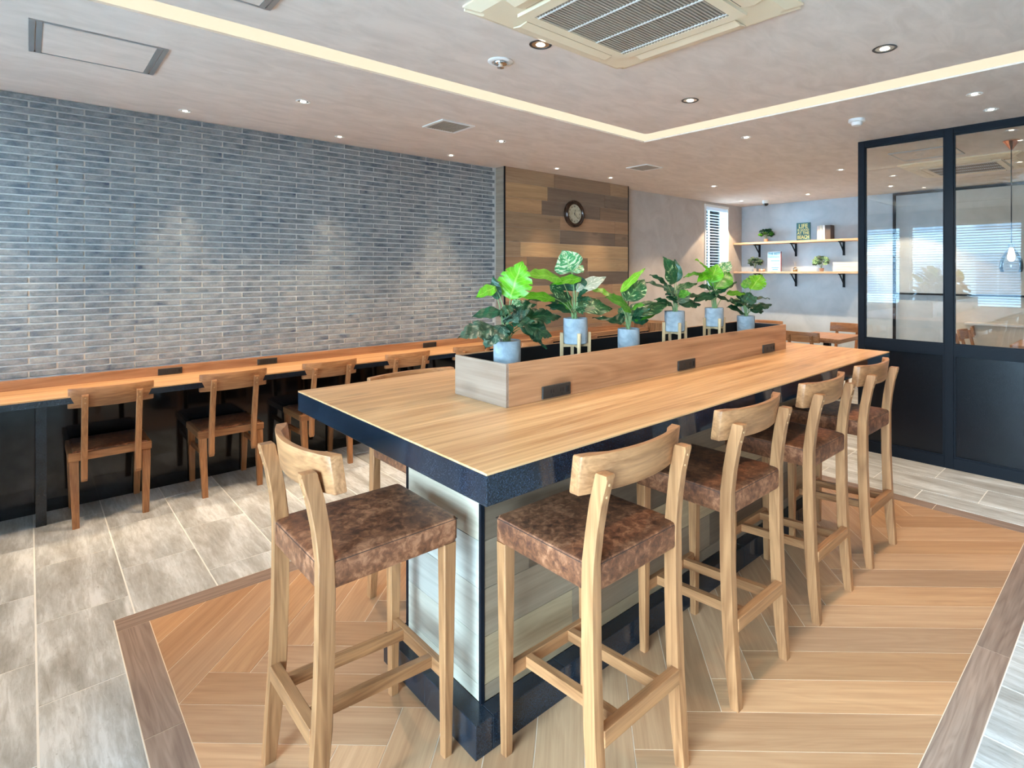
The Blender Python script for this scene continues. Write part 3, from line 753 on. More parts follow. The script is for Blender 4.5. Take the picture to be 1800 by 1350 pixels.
# ================================================================== STOOLS AND CHAIRS
def prof_leg(x0, x1, prof):
    """prof: (z, y_rear, y_front) stations -> tapered bent leg"""
    bm = bmesh.new()
    loft(bm, [[(x0, yr, z), (x1, yr, z), (x1, yf, z), (x0, yf, z)] for z, yr, yf in prof])
    es = [e for e in bm.edges if abs(e.verts[0].co.z-e.verts[1].co.z) > 0.01]
    bmesh.ops.bevel(bm, geom=es, offset=0.003, segments=1, affect='EDGES'); return bm
def curved_back(hw, z0, z1, yc, sag, th_c, th_e, lean, n=20):
    bm = bmesh.new(); rings = []; xs = [-hw, -hw+0.003] + [-hw+0.003+(2*hw-0.006)*i/n for i in range(1, n)] + [hw-0.003, hw]
    for x in xs:
        t = x/hw; e = 0.0025 if abs(abs(x)-hw) < 1e-6 else 0.0
        yr = yc + sag*t*t; k = min(1, max(0, (abs(t)-0.62)/0.16)); k = k*k*(3-2*k)
        th = th_c + (th_e-th_c)*k
        P = lambda f, y: (x, y + lean*(0.5-f), z0+(z1-z0)*f + (e if f < 0.5 else -e))
        r = [P(0, yr+0.002+e), P(0, yr+th-0.002-e), P(0.03, yr+th-e), P(0.97, yr+th-e), P(1, yr+th-0.002-e), P(1, yr+0.002+e), P(0.97, yr+e), P(0.03, yr+e)]
        rings.append(r)
    loft(bm, rings); return bm
def screw(parent, x, y, z):
    bm = bmesh.new(); lathe(bm, [(0.0045, 0.0), (0.004, -0.0022), (0.0015, -0.003)], seg=8, axis='Y')
    for v in bm.verts: v.co += Vector((x, y, z))
    obj('screw', bm, screw_metal, parent, True)
def make_stool(label, loc, rz, group):
    t = thing('bar_stool', label, 'stool', loc, rz, group)
    hx, hy, zt, zb_ = 0.1965, 0.195, 0.738, 0.659
    bm = bmesh.new(); n = 8; rings = []
    # upholstered seat: soft crowned box
    yb = -0.226
    def ring(z, inset): return [(-hx+inset, yb+inset, z), (hx-inset, yb+inset, z), (hx-inset, hy-inset, z), (-hx+inset, hy-inset, z)]
    loft(bm, [ring(zb_, 0.004), ring(zb_+0.006, 0.0), ring(zt-0.010, 0.0), ring(zt-0.003, 0.0035), ring(zt, 0.012), ring(zt+0.003, 0.05), ring(zt+0.004, 0.1)])
    es = [e for e in bm.edges if abs(e.verts[0].co.z-e.verts[1].co.z) > 0.004 and abs(e.verts[0].co.x) > hx-0.02]
    bmesh.ops.bevel(bm, geom=es, offset=0.010, segments=3, affect='EDGES')
    seat = obj('seat', bm, leather, t, True)
    bm = bmesh.new(); rr = 0.0014
    i = 0.0015; c = [(-hx+i, yb+i), (hx-i, yb+i), (hx-i, hy-i), (-hx+i, hy-i)]
    for a, b in zip(c, c[1:]+c[:1]): tube(bm, [(a[0], a[1], zt-0.0085), (b[0], b[1], zt-0.0085)], rr, 5)
    obj('seat_seam', bm, piping_mat, seat)
    rear = [(0.0, -0.258, -0.224), (0.12, -0.250, -0.209), (0.29, -0.238, -0.192), (0.50, -0.230, -0.187), (0.66, -0.2285, -0.184), (0.735, -0.2295, -0.186), (0.82, -0.238, -0.196), (0.90, -0.252, -0.211), (0.968, -0.270, -0.226), (0.978, -0.268, -0.232)]
    for s in (-1, 1):
        x0, x1 = (-0.1985, -0.166) if s < 0 else (0.166, 0.1985)
        bm = prof_leg(x0, x1, rear)
        for v in bm.verts:
            if v.co.z > 0.74: v.co.x -= s*0.008*(v.co.z-0.74)/0.23
        lg = obj('rear_leg', bm, oak['Z'], t, False)
        for z, y in ((0.952, -0.2655), (0.918, -0.2565)): screw(lg, (x0+x1)/2-s*0.007, y, z)
        bm = bmesh.new()
        a0, a1 = (-0.190, -0.162) if s < 0 else (0.162, 0.190)
        b0, b1 = (-0.198, -0.156) if s < 0 else (0.156, 0.198)
        loft(bm, [[(a0, 0.150, 0), (a1, 0.150, 0), (a1, 0.178, 0), (a0, 0.178, 0)], [(b0, 0.145, zb_+0.002), (b1, 0.145, zb_+0.002), (b1, 0.188, zb_+0.002), (b0, 0.188, zb_+0.002)]])
        es = [e for e in bm.edges if abs(e.verts[0].co.z-e.verts[1].co.z) > 0.1]
        bmesh.ops.bevel(bm, geom=es, offset=0.003, segments=1, affect='EDGES')
        obj('front_leg', bm, oak['Z'], t)
    bx('front_rail', -0.164, 0.164, 0.155, 0.177, 0.230, 0.272, oak['X'], t, 0.002)
    bx('rear_rail', -0.167, 0.167, -0.242, -0.212, 0.252, 0.298, oak['X'], t, 0.002)
    for x in (-0.093, 0.093):
        bm = bmesh.new()
        loft(bm, [[(x-0.012, -0.214, 0.262), (x+0.012, -0.214, 0.262), (x+0.012, -0.214, 0.296), (x-0.012, -0.214, 0.296)],
                  [(x-0.012, 0.157, 0.237), (x+0.012, 0.157, 0.237), (x+0.012, 0.157, 0.271), (x-0.012, 0.157, 0.271)]])
        obj('stretcher', bm, oak['Y'], t)
    obj('backrest', curved_back(0.220, 0.915, 1.020, -0.247, 0.045, 0.019, 0.034, 0.014), oak['X'], t, True)
    return t
SG = 'high oak bar stools around the communal table'
SY = 1.2325
stool = make_stool('oak bar stool on the long near side, closest to the table corner and the camera', (1.250, SY, 0), 0, SG)
dup(stool, (0.772, 1.700, 0), -PI/2, 'oak bar stool with brown leather seat drawn up to the narrow end of the table', SG)
for x, l in ((1.935, 'second oak bar stool from the camera along the long near side of the table'), (2.607, 'third oak bar stool from the camera along the long near side of the table'), (3.257, 'farthest oak bar stool on the near side, next to the black partition')):
    dup(stool, (x, SY, 0), 0, l, SG)
for n_, x in enumerate((1.325, 1.985, 2.650, 3.310)):
    dup(stool, (x, 2*1.745-SY+0.005, 0), PI, ['oak bar stool beyond the table, seat edge and leg showing under its near end', 'bar stool beyond the table, its back barely showing left of the planter trough', 'bar stool on the far side of the table, hidden behind the middle of the trough', 'bar stool on the far side of the table, hidden behind the trough end'][n_], SG)

def make_chair(label, loc, rz, group):
    t = thing('low_chair', label, 'chair', loc, rz, group)
    hx, y0, y1, z0, z1 = 0.198, -0.215, 0.190, 0.385, 0.430
    bx('seat_frame', -hx, hx, y0, y0+0.026, z0, z1, oak['X'], t, 0.003)
    bx('seat_frame', -hx, hx, y1-0.026, y1, z0, z1, oak['X'], t, 0.003)
    bx('seat_frame', -hx, -hx+0.026, y0+0.026, y1-0.026, z0, z1, oak['Y'], t, 0.003)
    bx('seat_frame', hx-0.026, hx, y0+0.026, y1-0.026, z0, z1, oak['Y'], t, 0.003)
    bm = bmesh.new(); i = 0.020
    def ring(z, s): return [(-hx+i+s, y0+i+s, z), (hx-i-s, y0+i+s, z), (hx-i-s, y1-i-s, z), (-hx+i+s, y1-i-s, z)]
    loft(bm, [ring(z0+0.005, 0.007), ring(z1, 0.0), ring(z1+0.006, 0.002), ring(z1+0.012, 0.012), ring(z1+0.015, 0.06)])
    obj('seat', bm, leather, t, True)
    for s in (-1, 1):
        def X(a): return (min(s*a[0], s*a[1]), max(s*a[0], s*a[1]))
        bm = bmesh.new(); a = X((0.148, 0.180)); b = X((0.150, 0.192))
        loft(bm, [[(a[0], -0.25, 0), (a[1], -0.25, 0), (a[1], -0.222, 0), (a[0], -0.222, 0)], [(b[0], -0.2155, 0.33), (b[1], -0.2155, 0.33), (b[1], -0.175, 0.33), (b[0], -0.175, 0.33)], [(b[0], -0.212, z0), (b[1], -0.212, z0), (b[1], -0.170, z0), (b[0], -0.170, z0)]])
        obj('rear_leg', bm, oak['Z'], t)
        bm = bmesh.new()
        loft(bm, [[(a[0], 0.162, 0), (a[1], 0.162, 0), (a[1], 0.188, 0), (a[0], 0.188, 0)], [(b[0], 0.148, z0), (b[1], 0.148, z0), (b[1], 0.188, z0), (b[0], 0.188, z0)]])
        obj('front_leg', bm, oak['Z'], t)
        u = X((0.112, 0.142))
        up = obj('back_upright', prof_leg(u[0], u[1], [(0.265, -0.240, -0.228), (0.285, -0.256, -0.2160), (0.40, -0.258, -0.2155), (0.46, -0.262, -0.222), (0.60, -0.282, -0.248), (0.72, -0.306, -0.276), (0.778, -0.320, -0.292), (0.786, -0.318, -0.296)]), oak['Z'], t)
        for z, y in ((0.768, -0.3175), (0.738, -0.3105)): screw(up, (u[0]+u[1])/2, y, z)
        bm = bmesh.new(); w = X((0.158, 0.176))
        loft(bm, [[(w[0], -0.205, 0.270), (w[1], -0.205, 0.270), (w[1], -0.205, 0.302), (w[0], -0.205, 0.302)], [(w[0], 0.160, 0.262), (w[1], 0.160, 0.262), (w[1], 0.160, 0.292), (w[0], 0.160, 0.292)]])
        obj('side_rail', bm, oak['Y'], t)
    obj('backrest', curved_back(0.201, 0.708, 0.824, -0.303, 0.035, 0.017, 0.026, 0.016), oak['X'], t, True)
    return t
CG = 'low oak chairs along the wall counter'; CYy = 4.603
chair = make_chair('low oak chair leftmost at the wall counter, beside the black counter leg', (0.364, CYy, 0), 0, CG)
for x, l in ((1.010, 'second low oak chair from the left at the wall counter, under the brick wall'), (1.655, 'third low oak chair from the left at the wall counter, partly behind the high table'),
             (2.300, 'fourth low oak chair at the wall counter, its back showing above the high tabletop'), (2.945, 'fifth low oak chair at the wall counter, mostly behind the planter trough'),
             (3.590, 'sixth low oak chair at the wall counter, in front of the pillar behind the trough'), (4.235, 'low oak chair farthest along the wall counter in front of the pillar')):
    dup(chair, (x, CYy if x < 3.3 else CYy-0.165, 0), 0, l, CG)

# ---- dining area beyond the table
def dining_table(label, cx, cy, w, d):
    t = thing('dining_table', label, 'table', (cx, cy, 0), 0, 'small square wooden dining tables')
    bx('tabletop', -w/2, w/2, -d/2, d/2, 0.692, 0.72, far_wood, t, 0.002)
    bx('apron', -w/2+0.03, w/2-0.03, -d/2+0.03, d/2-0.03, 0.665, 0.692, far_wood, t)
    bx('pedestal', -0.035, 0.035, -0.035, 0.035, 0.03, 0.665, black_metal, t)
    bx('foot_plate', -0.22, 0.22, -0.22, 0.22, 0.0, 0.03, black_metal, t, 0.006)
dining_table('square wooden dining table between the trough and the partition', 7.08, 2.77, 0.70, 0.58)
dining_table('square wooden dining table by the taupe wall, behind the planter trough', 6.72, 3.72, 0.70, 0.62)
dining_table('nearer wooden dining table seen low through the glass', 7.9, 0.72, 0.72, 0.66)
dining_table('wooden dining table farther behind the glass', 7.9, -0.45, 0.72, 0.66)
DG = 'low oak chairs at the small dining tables'
def dchair(x, y, rz, label): dup(chair, (x, y, 0), rz, label, DG)
dchair(6.58, 2.76, -PI/2, 'low oak chair at the near side of the square dining table, right of the trough')
dchair(7.52, 2.80, PI/2, 'low oak chair at the far side of the square dining table, against the pale wall')
dchair(7.16, 3.70, PI/2, 'low oak chair with its back to the shelf wall, behind the last potted plant')
dchair(6.24, 3.72, -PI/2, 'low oak chair behind the fourth and fifth potted plants')
dchair(7.86, 1.27, PI, 'low oak chair seen through the glass, left of the pair by the table')
dchair(8.45, 1.25, PI, 'low oak chair seen through the glass, right of the pair by the table')

# ================================================================== SHELVES
shelf = None
def wall_shelf(z, label, ys):
    t = thing('wall_shelf', label, 'shelf', (8.70, 3.4, z), 0, 'two oak shelves on the pale wall')
    bx('board', -0.28, -0.001, -0.56, 1.415, -0.03, 0.0, shelf_wood, t, 0.001)
    for y in ys:
        yy = y-3.4
        bm = bmesh.new(); box(bm, -0.022, -0.001, yy-0.014, yy+0.014, -0.235, -0.030)
        box(bm, -0.20, -0.022, yy-0.014, yy+0.014, -0.045, -0.030)
        loft(bm, [[(-0.022, yy-0.008, -0.185), (-0.022, yy+0.008, -0.185), (-0.022, yy+0.008, -0.165), (-0.022, yy-0.008, -0.165)],
                  [(-0.185, yy-0.008, -0.045), (-0.175, yy+0.008, -0.045), (-0.165, yy+0.008, -0.045), (-0.165, yy-0.008, -0.045)]])
        obj('bracket', bm, black_metal, t)
wall_shelf(1.980, 'upper oak wall shelf on black brackets with a green book and a plant', (4.49, 3.88, 3.16))
wall_shelf(1.508, 'lower oak wall shelf on black brackets with stacked books and a bottle', (4.49, 3.88, 3.16))
SX = 8.55
teal = plain('teal_book_cover', (0.035, 0.12, 0.12), 0.6); yel = plain('yellow_lettering', (0.72, 0.62, 0.22), 0.6)
def facing(cx, cy, cz):   # local text plane (x right, y up) -> faces -X of the room
    return Matrix(((0, 0, -1, cx), (-1, 0, 0, cy), (0, 1, 0, cz), (0, 0, 0, 1)))
bk = thing('display_book', 'teal book with yellow lettering LIFE IS GOOD AT THE BEACH on the upper shelf', 'book', (SX, 3.70, 1.980))
bx('cover', -0.012, 0.012, -0.105, 0.105, 0.0, 0.275, teal, bk, 0.001)
for tx, z, s, sx in (('LIFE', 0.220, 0.088, 0.95), ('IS GOOD', 0.163, 0.048, 0.9), ('AT THE', 0.115, 0.060, 0.9), ('BEACH', 0.052, 0.075, 0.78)):
    text_mesh('lettering', tx, s, yel, bk, facing(-0.0125, 0, z), 0.0006, sx=sx)
def book_upright(y, w, h, d, cover, label):
    b = thing('book', label, 'book', (SX+0.01, y, 1.980), 0, 'upright books on the upper shelf')
    bx('cover', -d/2, d/2, -w/2, w/2, 0, h, cover, b, 0.001)
    bx('pages', -d/2+0.004, d/2-0.004, -w/2+0.003, w/2-0.003, h, h+0.0015, plain('book_pages', (0.7, 0.66, 0.58), 0.8), b)
cream = plain('cream_book_cover', (0.66, 0.60, 0.50), 0.6); blanc = plain('white_book_cover', (0.70, 0.69, 0.66), 0.6)
brown = plain('dark_brown_book_cover', (0.075, 0.055, 0.045), 0.6); pinkb = plain('pale_pink_book_cover', (0.60, 0.48, 0.44), 0.6)
book_upright(3.455, 0.030, 0.205, 0.14, pinkb, 'pale pink book standing leftmost of the four upright books')
book_upright(3.415, 0.040, 0.210, 0.15, cream, 'cream book standing second of the four upright books')
book_upright(3.372, 0.036, 0.212, 0.15, blanc, 'white book standing third of the four upright books')
book_upright(3.312, 0.074, 0.212, 0.14, brown, 'thick dark brown book standing rightmost of the upright books')
zz = 1.508
for n_, (w, h, c_, l) in enumerate(((0.36, 0.036, cream, 'bottom cream book of the flat stack on the lower shelf'), (0.36, 0.036, blanc, 'second flat book of the stack on the lower shelf'), (0.35, 0.034, cream, 'third flat book of the stack on the lower shelf'), (0.36, 0.030, blanc, 'top white book of the flat stack on the lower shelf'))):
    b = thing('book', l, 'book', (SX-0.01, 3.05, zz), 0, 'flat stacked books on the lower shelf'); zz += h
    bx('pages', -0.09, 0.09, -w/2, w/2-0.003, 0.003, h-0.003, plain('page_block', (0.68, 0.63, 0.55), 0.8), b)
    bx('cover', -0.092, 0.092, -w/2-0.002, w/2, 0, 0.003, c_, b); bx('cover', -0.092, 0.092, -w/2-0.002, w/2, h-0.003, h, c_, b)
    bx('spine', -0.092, 0.092, -w/2-0.004, -w/2-0.002, 0, h, plain('brown_spine', (0.32, 0.24, 0.18), 0.6), b)
# framed print on the lower shelf
pr = thing('display_print', 'white print with blue lettering and a dark red edge standing on the lower shelf', 'print', (SX, 4.165, 1.508))
bx('panel', -0.010, 0.008, -0.105, 0.110, 0.0, 0.315, plain('white_print', (0.70, 0.70, 0.68), 0.5), pr)
bx('edge', -0.012, 0.009, -0.112, -0.105, 0.0, 0.315, plain('dark_red_edge', (0.25, 0.05, 0.06), 0.5), pr)
blue = plain('blue_print', (0.12, 0.34, 0.48), 0.5); lblue = plain('light_blue_print', (0.33, 0.58, 0.68), 0.5)
bx('colour_band', -0.0112, -0.010, -0.10, 0.105, 0.215, 0.305, lblue, pr)
bx('colour_band', -0.0112, -0.010, -0.10, 0.02, 0.095, 0.135, lblue, pr)
text_mesh('lettering', 'THE BEST', 0.048, plain('navy_print', (0.05, 0.14, 0.26), 0.5), pr, facing(-0.0115, 0, 0.278), 0.0005)
text_mesh('lettering', 'Summers', 0.050, blue, pr, facing(-0.0115, 0.01, 0.232), 0.0005)
for z, wd_ in ((0.170, 0.16), (0.060, 0.13), (0.030, 0.10)):
    bx('print_line', -0.0113, -0.010, -wd_/2-0.01, wd_/2-0.02, z-0.009, z+0.009, blue, pr)
# little reed bottle
bt = thing('reed_bottle', 'small glass bottle with amber liquid and thin reeds on the lower shelf', 'bottle', (SX, 3.83, 1.508))
bm = bmesh.new(); lathe(bm, [(0.026, 0.001), (0.030, 0.006), (0.030, 0.030)], seg=16); obj('liquid', bm, plain('amber_liquid', (0.75, 0.36, 0.05), 0.15), bt, True)
bm = bmesh.new(); lathe(bm, [(0.031, 0.0), (0.032, 0.005), (0.032, 0.045), (0.014, 0.062), (0.013, 0.075)], seg=16); obj('bottle_glass', bm, win_glass, bt, True)
for a in (-0.03, 0.0, 0.028):
    bm = bmesh.new(); tube(bm, [(0, 0, 0.03), (a*0.6, a, 0.16)], 0.0014, 5); obj('reed', bm, plain('pale_reed', (0.55, 0.45, 0.3), 0.7), bt)

# ================================================================== PLANTS
def leaf_bm(B, T, w, kind_m, droop, seedr):
    """leaf blade from base B to tip T, width w, facing roughly up and towards the room's street side"""
    B = Vector(B); T = Vector(T); d = T-B; L = d.length; d.normalize()
    mid = (B+T)/2; view = (Vector((0.0, 0.0, 1.5))-mid).normalized()
    nrm = (view*0.75 + Vector((0, 0, 0.65)) + Vector((seedr.uniform(-.25, .25), seedr.uniform(-.25, .25), 0)))
    nrm = (nrm - d*nrm.dot(d)).normalized(); s = d.cross(nrm).normalized()
    bm = bmesh.new(); uvl = bm.loops.layers.uv.new('UVMap')
    nL = 36 if kind_m == 'm' else 12; cols = (-1, -0.66, -0.33, 0, 0.33, 0.66, 1)
    V = []
    for i in range(nL+1):
        t = i/nL
        wv = (math.sin(PI*min(1, t*1.02)**0.72)**0.85 if 0 < t < 1 else 0.0)*w/2*1.02 + 0.0006
        row = []
        for c in cols:
            cut = 1.0
            if kind_m == 'm' and 0.15 < t < 0.95 and abs(c) > 0.5:
                ph = (t*6.3 + (0.25 if c > 0 else 0)) % 1.0
                if ph < 0.17: cut = 0.70 if abs(c) > 0.9 else 0.92
            x = c*wv*cut
            z = abs(x)*0.30 - (x*x)/(w+0.01)*0.55 + 0.004*math.sin(t*17+c*3) - droop*L*(t-0.3)**2
            y = t*L + abs(c)*0.0
            row.append((bm.verts.new(B + d*y + s*x + nrm*z), (c, t)))
        V.append(row)
    for i in range(nL):
        for j in range(len(cols)-1):
            q = [V[i][j], V[i][j+1], V[i+1][j+1], V[i+1][j]]
            f = bm.faces.new([a[0] for a in q]); f.smooth = True
            for lp, a in zip(f.loops, q): lp[uvl].uv = a[1]
    return bm
def leaf(B, T, w, kind, km, parent, seedr, droop=0.18, loc=(0, 0, 0), wide=1.28):
    w = w*wide
    bm = leaf_bm(B, T, w, km, droop, seedr)
    for v in bm.verts: v.co -= Vector(loc)
    me = bpy.data.meshes.new('leaf'); bm.to_mesh(me); bm.free(); me.materials.append(LEAF[kind])
    o = bpy.data.objects.new('leaf', me); C.objects.link(o); o.parent = parent; return o
PLANTS=[
 (1.341,1.235,[
  (1.355,1.74,1.394,1.415,1.74,1.548,0.111,'bright','m'),
  (1.299,1.756,1.443,1.209,1.757,1.409,0.041,'bright','o'),
  (1.314,1.764,1.392,1.303,1.781,1.484,0.033,'dark','o'),
  (1.312,1.74,1.349,1.198,1.765,1.338,0.042,'dark','o'),
  (1.266,1.724,1.292,1.091,1.689,1.278,0.07,'grey','m'),
  (1.3,1.716,1.297,1.178,1.658,1.233,0.077,'grey','m'),
  (1.341,1.716,1.298,1.255,1.691,1.254,0.044,'dark','o'),
  (1.359,1.732,1.366,1.475,1.717,1.373,0.041,'dark','m'),
  (1.352,1.724,1.37,1.279,1.7,1.337,0.033,'dark','o'),
  (1.408,1.74,1.318,1.641,1.74,1.321,0.07,'dark','m'),
  (1.416,1.732,1.296,1.55,1.703,1.241,0.081,'dark','m'),
  (1.395,1.724,1.283,1.519,1.695,1.194,0.033,'dark','m'),
  (1.359,1.732,1.388,1.403,1.717,1.369,0.03,'var','o'),
 ]),
 (1.714,1.300,[
  (1.69,1.74,1.499,1.647,1.747,1.593,0.111,'var','o'),
  (1.691,1.74,1.501,1.764,1.74,1.531,0.054,'var','o'),
  (1.63,1.74,1.473,1.417,1.709,1.499,0.078,'bright','o'),
  (1.731,1.719,1.474,1.563,1.718,1.458,0.039,'bright','o'),
  (1.718,1.761,1.416,1.72,1.776,1.495,0.103,'dark','o'),
  (1.706,1.726,1.417,1.887,1.713,1.488,0.054,'pale','o'),
  (1.669,1.74,1.381,1.469,1.755,1.399,0.045,'dark','o'),
  (1.579,1.718,1.389,1.372,1.693,1.415,0.043,'bright','o'),
  (1.691,1.74,1.331,1.551,1.74,1.369,0.045,'dark','o'),
  (1.706,1.726,1.352,1.931,1.707,1.343,0.083,'dvar','o'),
  (1.74,1.754,1.366,1.9,1.76,1.379,0.037,'dvar','o'),
  (1.558,1.733,1.444,1.655,1.726,1.386,0.045,'dvar','o'),
 ]),
 (2.072,1.230,[
  (2.013,1.74,1.405,2.199,1.74,1.532,0.034,'bright','o'),
  (2.054,1.74,1.363,2.203,1.746,1.473,0.091,'dvar','o'),
  (2.074,1.727,1.322,1.886,1.706,1.396,0.082,'mid','o'),
  (1.964,1.753,1.395,1.831,1.761,1.428,0.043,'bright','o'),
  (2.063,1.727,1.296,2.354,1.71,1.356,0.1,'dvar','o'),
  (2.085,1.734,1.267,2.318,1.716,1.321,0.045,'mid','o'),
  (2.027,1.74,1.256,1.849,1.754,1.303,0.028,'dark','o'),
 ]),
 (2.446,1.295,[
  (2.45,1.74,1.439,2.363,1.74,1.58,0.095,'dvar','o'),
  (2.467,1.746,1.444,2.466,1.752,1.569,0.055,'dark','o'),
  (2.433,1.734,1.38,2.201,1.721,1.466,0.08,'dark','m'),
  (2.475,1.752,1.408,2.698,1.757,1.449,0.037,'dvar','o'),
  (2.433,1.728,1.345,2.538,1.717,1.408,0.075,'grey','o'),
  (2.476,1.728,1.329,2.662,1.712,1.332,0.06,'dark','m'),
  (2.58,1.746,1.365,2.713,1.751,1.379,0.042,'dark','o'),
  (2.416,1.734,1.326,2.263,1.722,1.371,0.04,'dvar','o'),
  (2.408,1.758,1.434,2.288,1.771,1.492,0.035,'dark','o'),
 ]),
 (2.831,1.295,[
  (2.778,1.74,1.499,2.654,1.74,1.577,0.098,'bright','o'),
  (2.78,1.729,1.44,2.832,1.724,1.548,0.092,'bright','o'),
  (2.71,1.74,1.494,2.532,1.74,1.484,0.035,'mid','o'),
  (2.811,1.724,1.405,2.958,1.719,1.513,0.109,'mid','o'),
  (2.915,1.756,1.493,3.047,1.761,1.573,0.065,'var','o'),
  (2.79,1.729,1.494,2.629,1.718,1.455,0.052,'bright','o'),
  (2.82,1.729,1.374,2.579,1.712,1.353,0.06,'dark','o'),
  (2.879,1.74,1.384,3.088,1.74,1.456,0.043,'dvar','o'),
  (2.955,1.73,1.371,3.156,1.715,1.377,0.041,'bright','o'),
  (2.835,1.751,1.406,2.703,1.757,1.425,0.035,'dark','o'),
  (2.841,1.729,1.358,2.993,1.714,1.331,0.049,'dark','o'),
  (3.01,1.756,1.476,3.068,1.761,1.493,0.033,'pale','o'),
 ]),
 (3.192,1.230,[
  (3.256,1.74,1.392,3.41,1.74,1.493,0.1,'bright','m'),
  (3.182,1.745,1.399,3.25,1.75,1.469,0.047,'mid','o'),
  (3.19,1.73,1.288,2.974,1.719,1.348,0.088,'dark','m'),
  (3.155,1.73,1.313,3.218,1.72,1.376,0.094,'dark','m'),
  (3.292,1.74,1.331,3.514,1.74,1.34,0.044,'dark','m'),
  (3.249,1.73,1.262,3.509,1.721,1.306,0.064,'dark','m'),
  (3.228,1.725,1.258,3.388,1.716,1.256,0.047,'dark','m'),
  (3.143,1.73,1.25,2.949,1.714,1.305,0.059,'dark','o'),
  (3.125,1.745,1.36,3.056,1.75,1.379,0.035,'mid','o'),
 ]),
]

plabs = ['potted plant at the near end of the trough, with one large bright split leaf upright',
         'second potted plant from the near end, on a stand, with cream mottled top leaf',
         'third potted plant along the trough, no stand, broad cream edged leaf to the right',
         'fourth potted plant along the trough, on a stand, dark with a tall double leaf',
         'fifth potted plant along the trough, on a stand, lime leaves in front of the window',
         'farthest potted plant in the trough, dense dark split leaves and one round lime leaf']
slabs = [None, 'wooden four legged plant stand nearest the camera in the trough', None, 'middle wooden plant stand in the trough, under the dark leaved plant', 'farthest wooden plant stand in the trough, under the lime leaved plant', None]
YP = 1.740
for n_, (px_, top, Ls) in enumerate(PLANTS):
    sr = random.Random(100+n_)
    on_stand = n_ in (1, 3, 4); zp = 1.190 if on_stand else PF; r = 0.053
    L0 = (px_, YP, zp); t = thing('potted_plant', plabs[n_], 'plant', L0, 0, 'potted plants in the planter trough')
    hgt = top-zp
    bm = bmesh.new(); lathe(bm, [(r-0.004, 0.0), (r-0.001, 0.004), (r, hgt*0.5), (r, hgt-0.002), (r-0.002, hgt), (r-0.006, hgt), (r-0.006, hgt-0.012)], seg=32)
    obj('pot', bm, concrete, t, True)
    bm = bmesh.new(); lathe(bm, [(r-0.0065, hgt-0.016), (r-0.007, hgt-0.006), (0.02, hgt-0.004)], seg=20); obj('gravel', bm, soil_m, t, True)
    if on_stand:
        s_ = thing('plant_stand', slabs[n_], 'stand', (px_, YP, PF), 0, 'wooden plant stands in the trough')
        zs = zp-PF
        for a in range(4):
            an = PI/4 + a*PI/2 + 0.25
            bm = bmesh.new(); cx, cy = (r+0.0085)*math.cos(an), (r+0.0085)*math.sin(an)
            box(bm, -0.007, 0.007, -0.0065, 0.0065, 0, zs+0.048, 0.0015)
            o = obj('leg', bm, stand_wood, s_, loc=(cx, cy, 0)); o.rotation_euler = (0, 0, an)
        for an in (PI/4+0.25, 3*PI/4+0.25):
            bm = bmesh.new(); box(bm, -r-0.001, r+0.001, -0.006, 0.006, zs-0.014, zs-0.0005)
            o = obj('cross_bar', bm, stand_wood, s_); o.rotation_euler = (0, 0, an)
    for (bx_, by_, bz_, tx_, ty_, tz_, w, kind, km) in Ls:
        B, T = Vector((bx_, by_, bz_)), Vector((tx_, ty_, tz_))
        B.z = max(B.z, top+0.01)
        leaf(B, T, w, kind, km, t, sr, loc=L0)
        # leaf stalk from the gravel to the leaf base
        b0 = Vector((px_+sr.uniform(-.012, .012), YP+sr.uniform(-.012, .012), top-0.008))
        ctrl = Vector((b0.x*0.75+B.x*0.25, b0.y*0.75+B.y*0.25, B.z*0.72+b0.z*0.28)) if B.z > top+0.04 else (b0+B)/2+Vector((0, 0, 0.012))
        pts = [(b0*(1-s)**2 + ctrl*2*s*(1-s) + (B+(T-B)*0.04)*s*s) - Vector(L0) for s in (0, .2, .4, .6, .8, 1)]
        bm = bmesh.new(); tube(bm, pts, [0.0028, 0.0025, 0.0023, 0.0021, 0.0018, 0.0015], 6); obj('stem', bm, stem_m, t, True)
    # short inner leaves that thicken the middle of the plant
    for i in range(7):
        a = sr.uniform(0, 2*PI); e = sr.uniform(0.1, 0.9); c = Vector((px_, YP, top+sr.uniform(0.035, 0.10)))
        B = c+Vector((math.cos(a), math.sin(a), 0))*0.018; T = B+Vector((math.cos(a)*math.cos(e), math.sin(a)*math.cos(e), math.sin(e)-0.25))*sr.uniform(0.07, 0.105)
        leaf(B, T, sr.uniform(0.034, 0.050), ('dark', 'dvar', 'dark', 'mid')[i % 4] if n_ else ('dark', 'grey')[i % 2], 'm' if n_ in (0, 5) else 'o', t, sr, loc=L0)
        bm = bmesh.new(); tube(bm, [(sr.uniform(-.01, .01), sr.uniform(-.01, .01), hgt-0.008), tuple((B-Vector(L0))*0.5+Vector((0, 0, hgt*0.5))), tuple(B-Vector(L0))], 0.0018, 5); obj('stem', bm, stem_m, t, True)
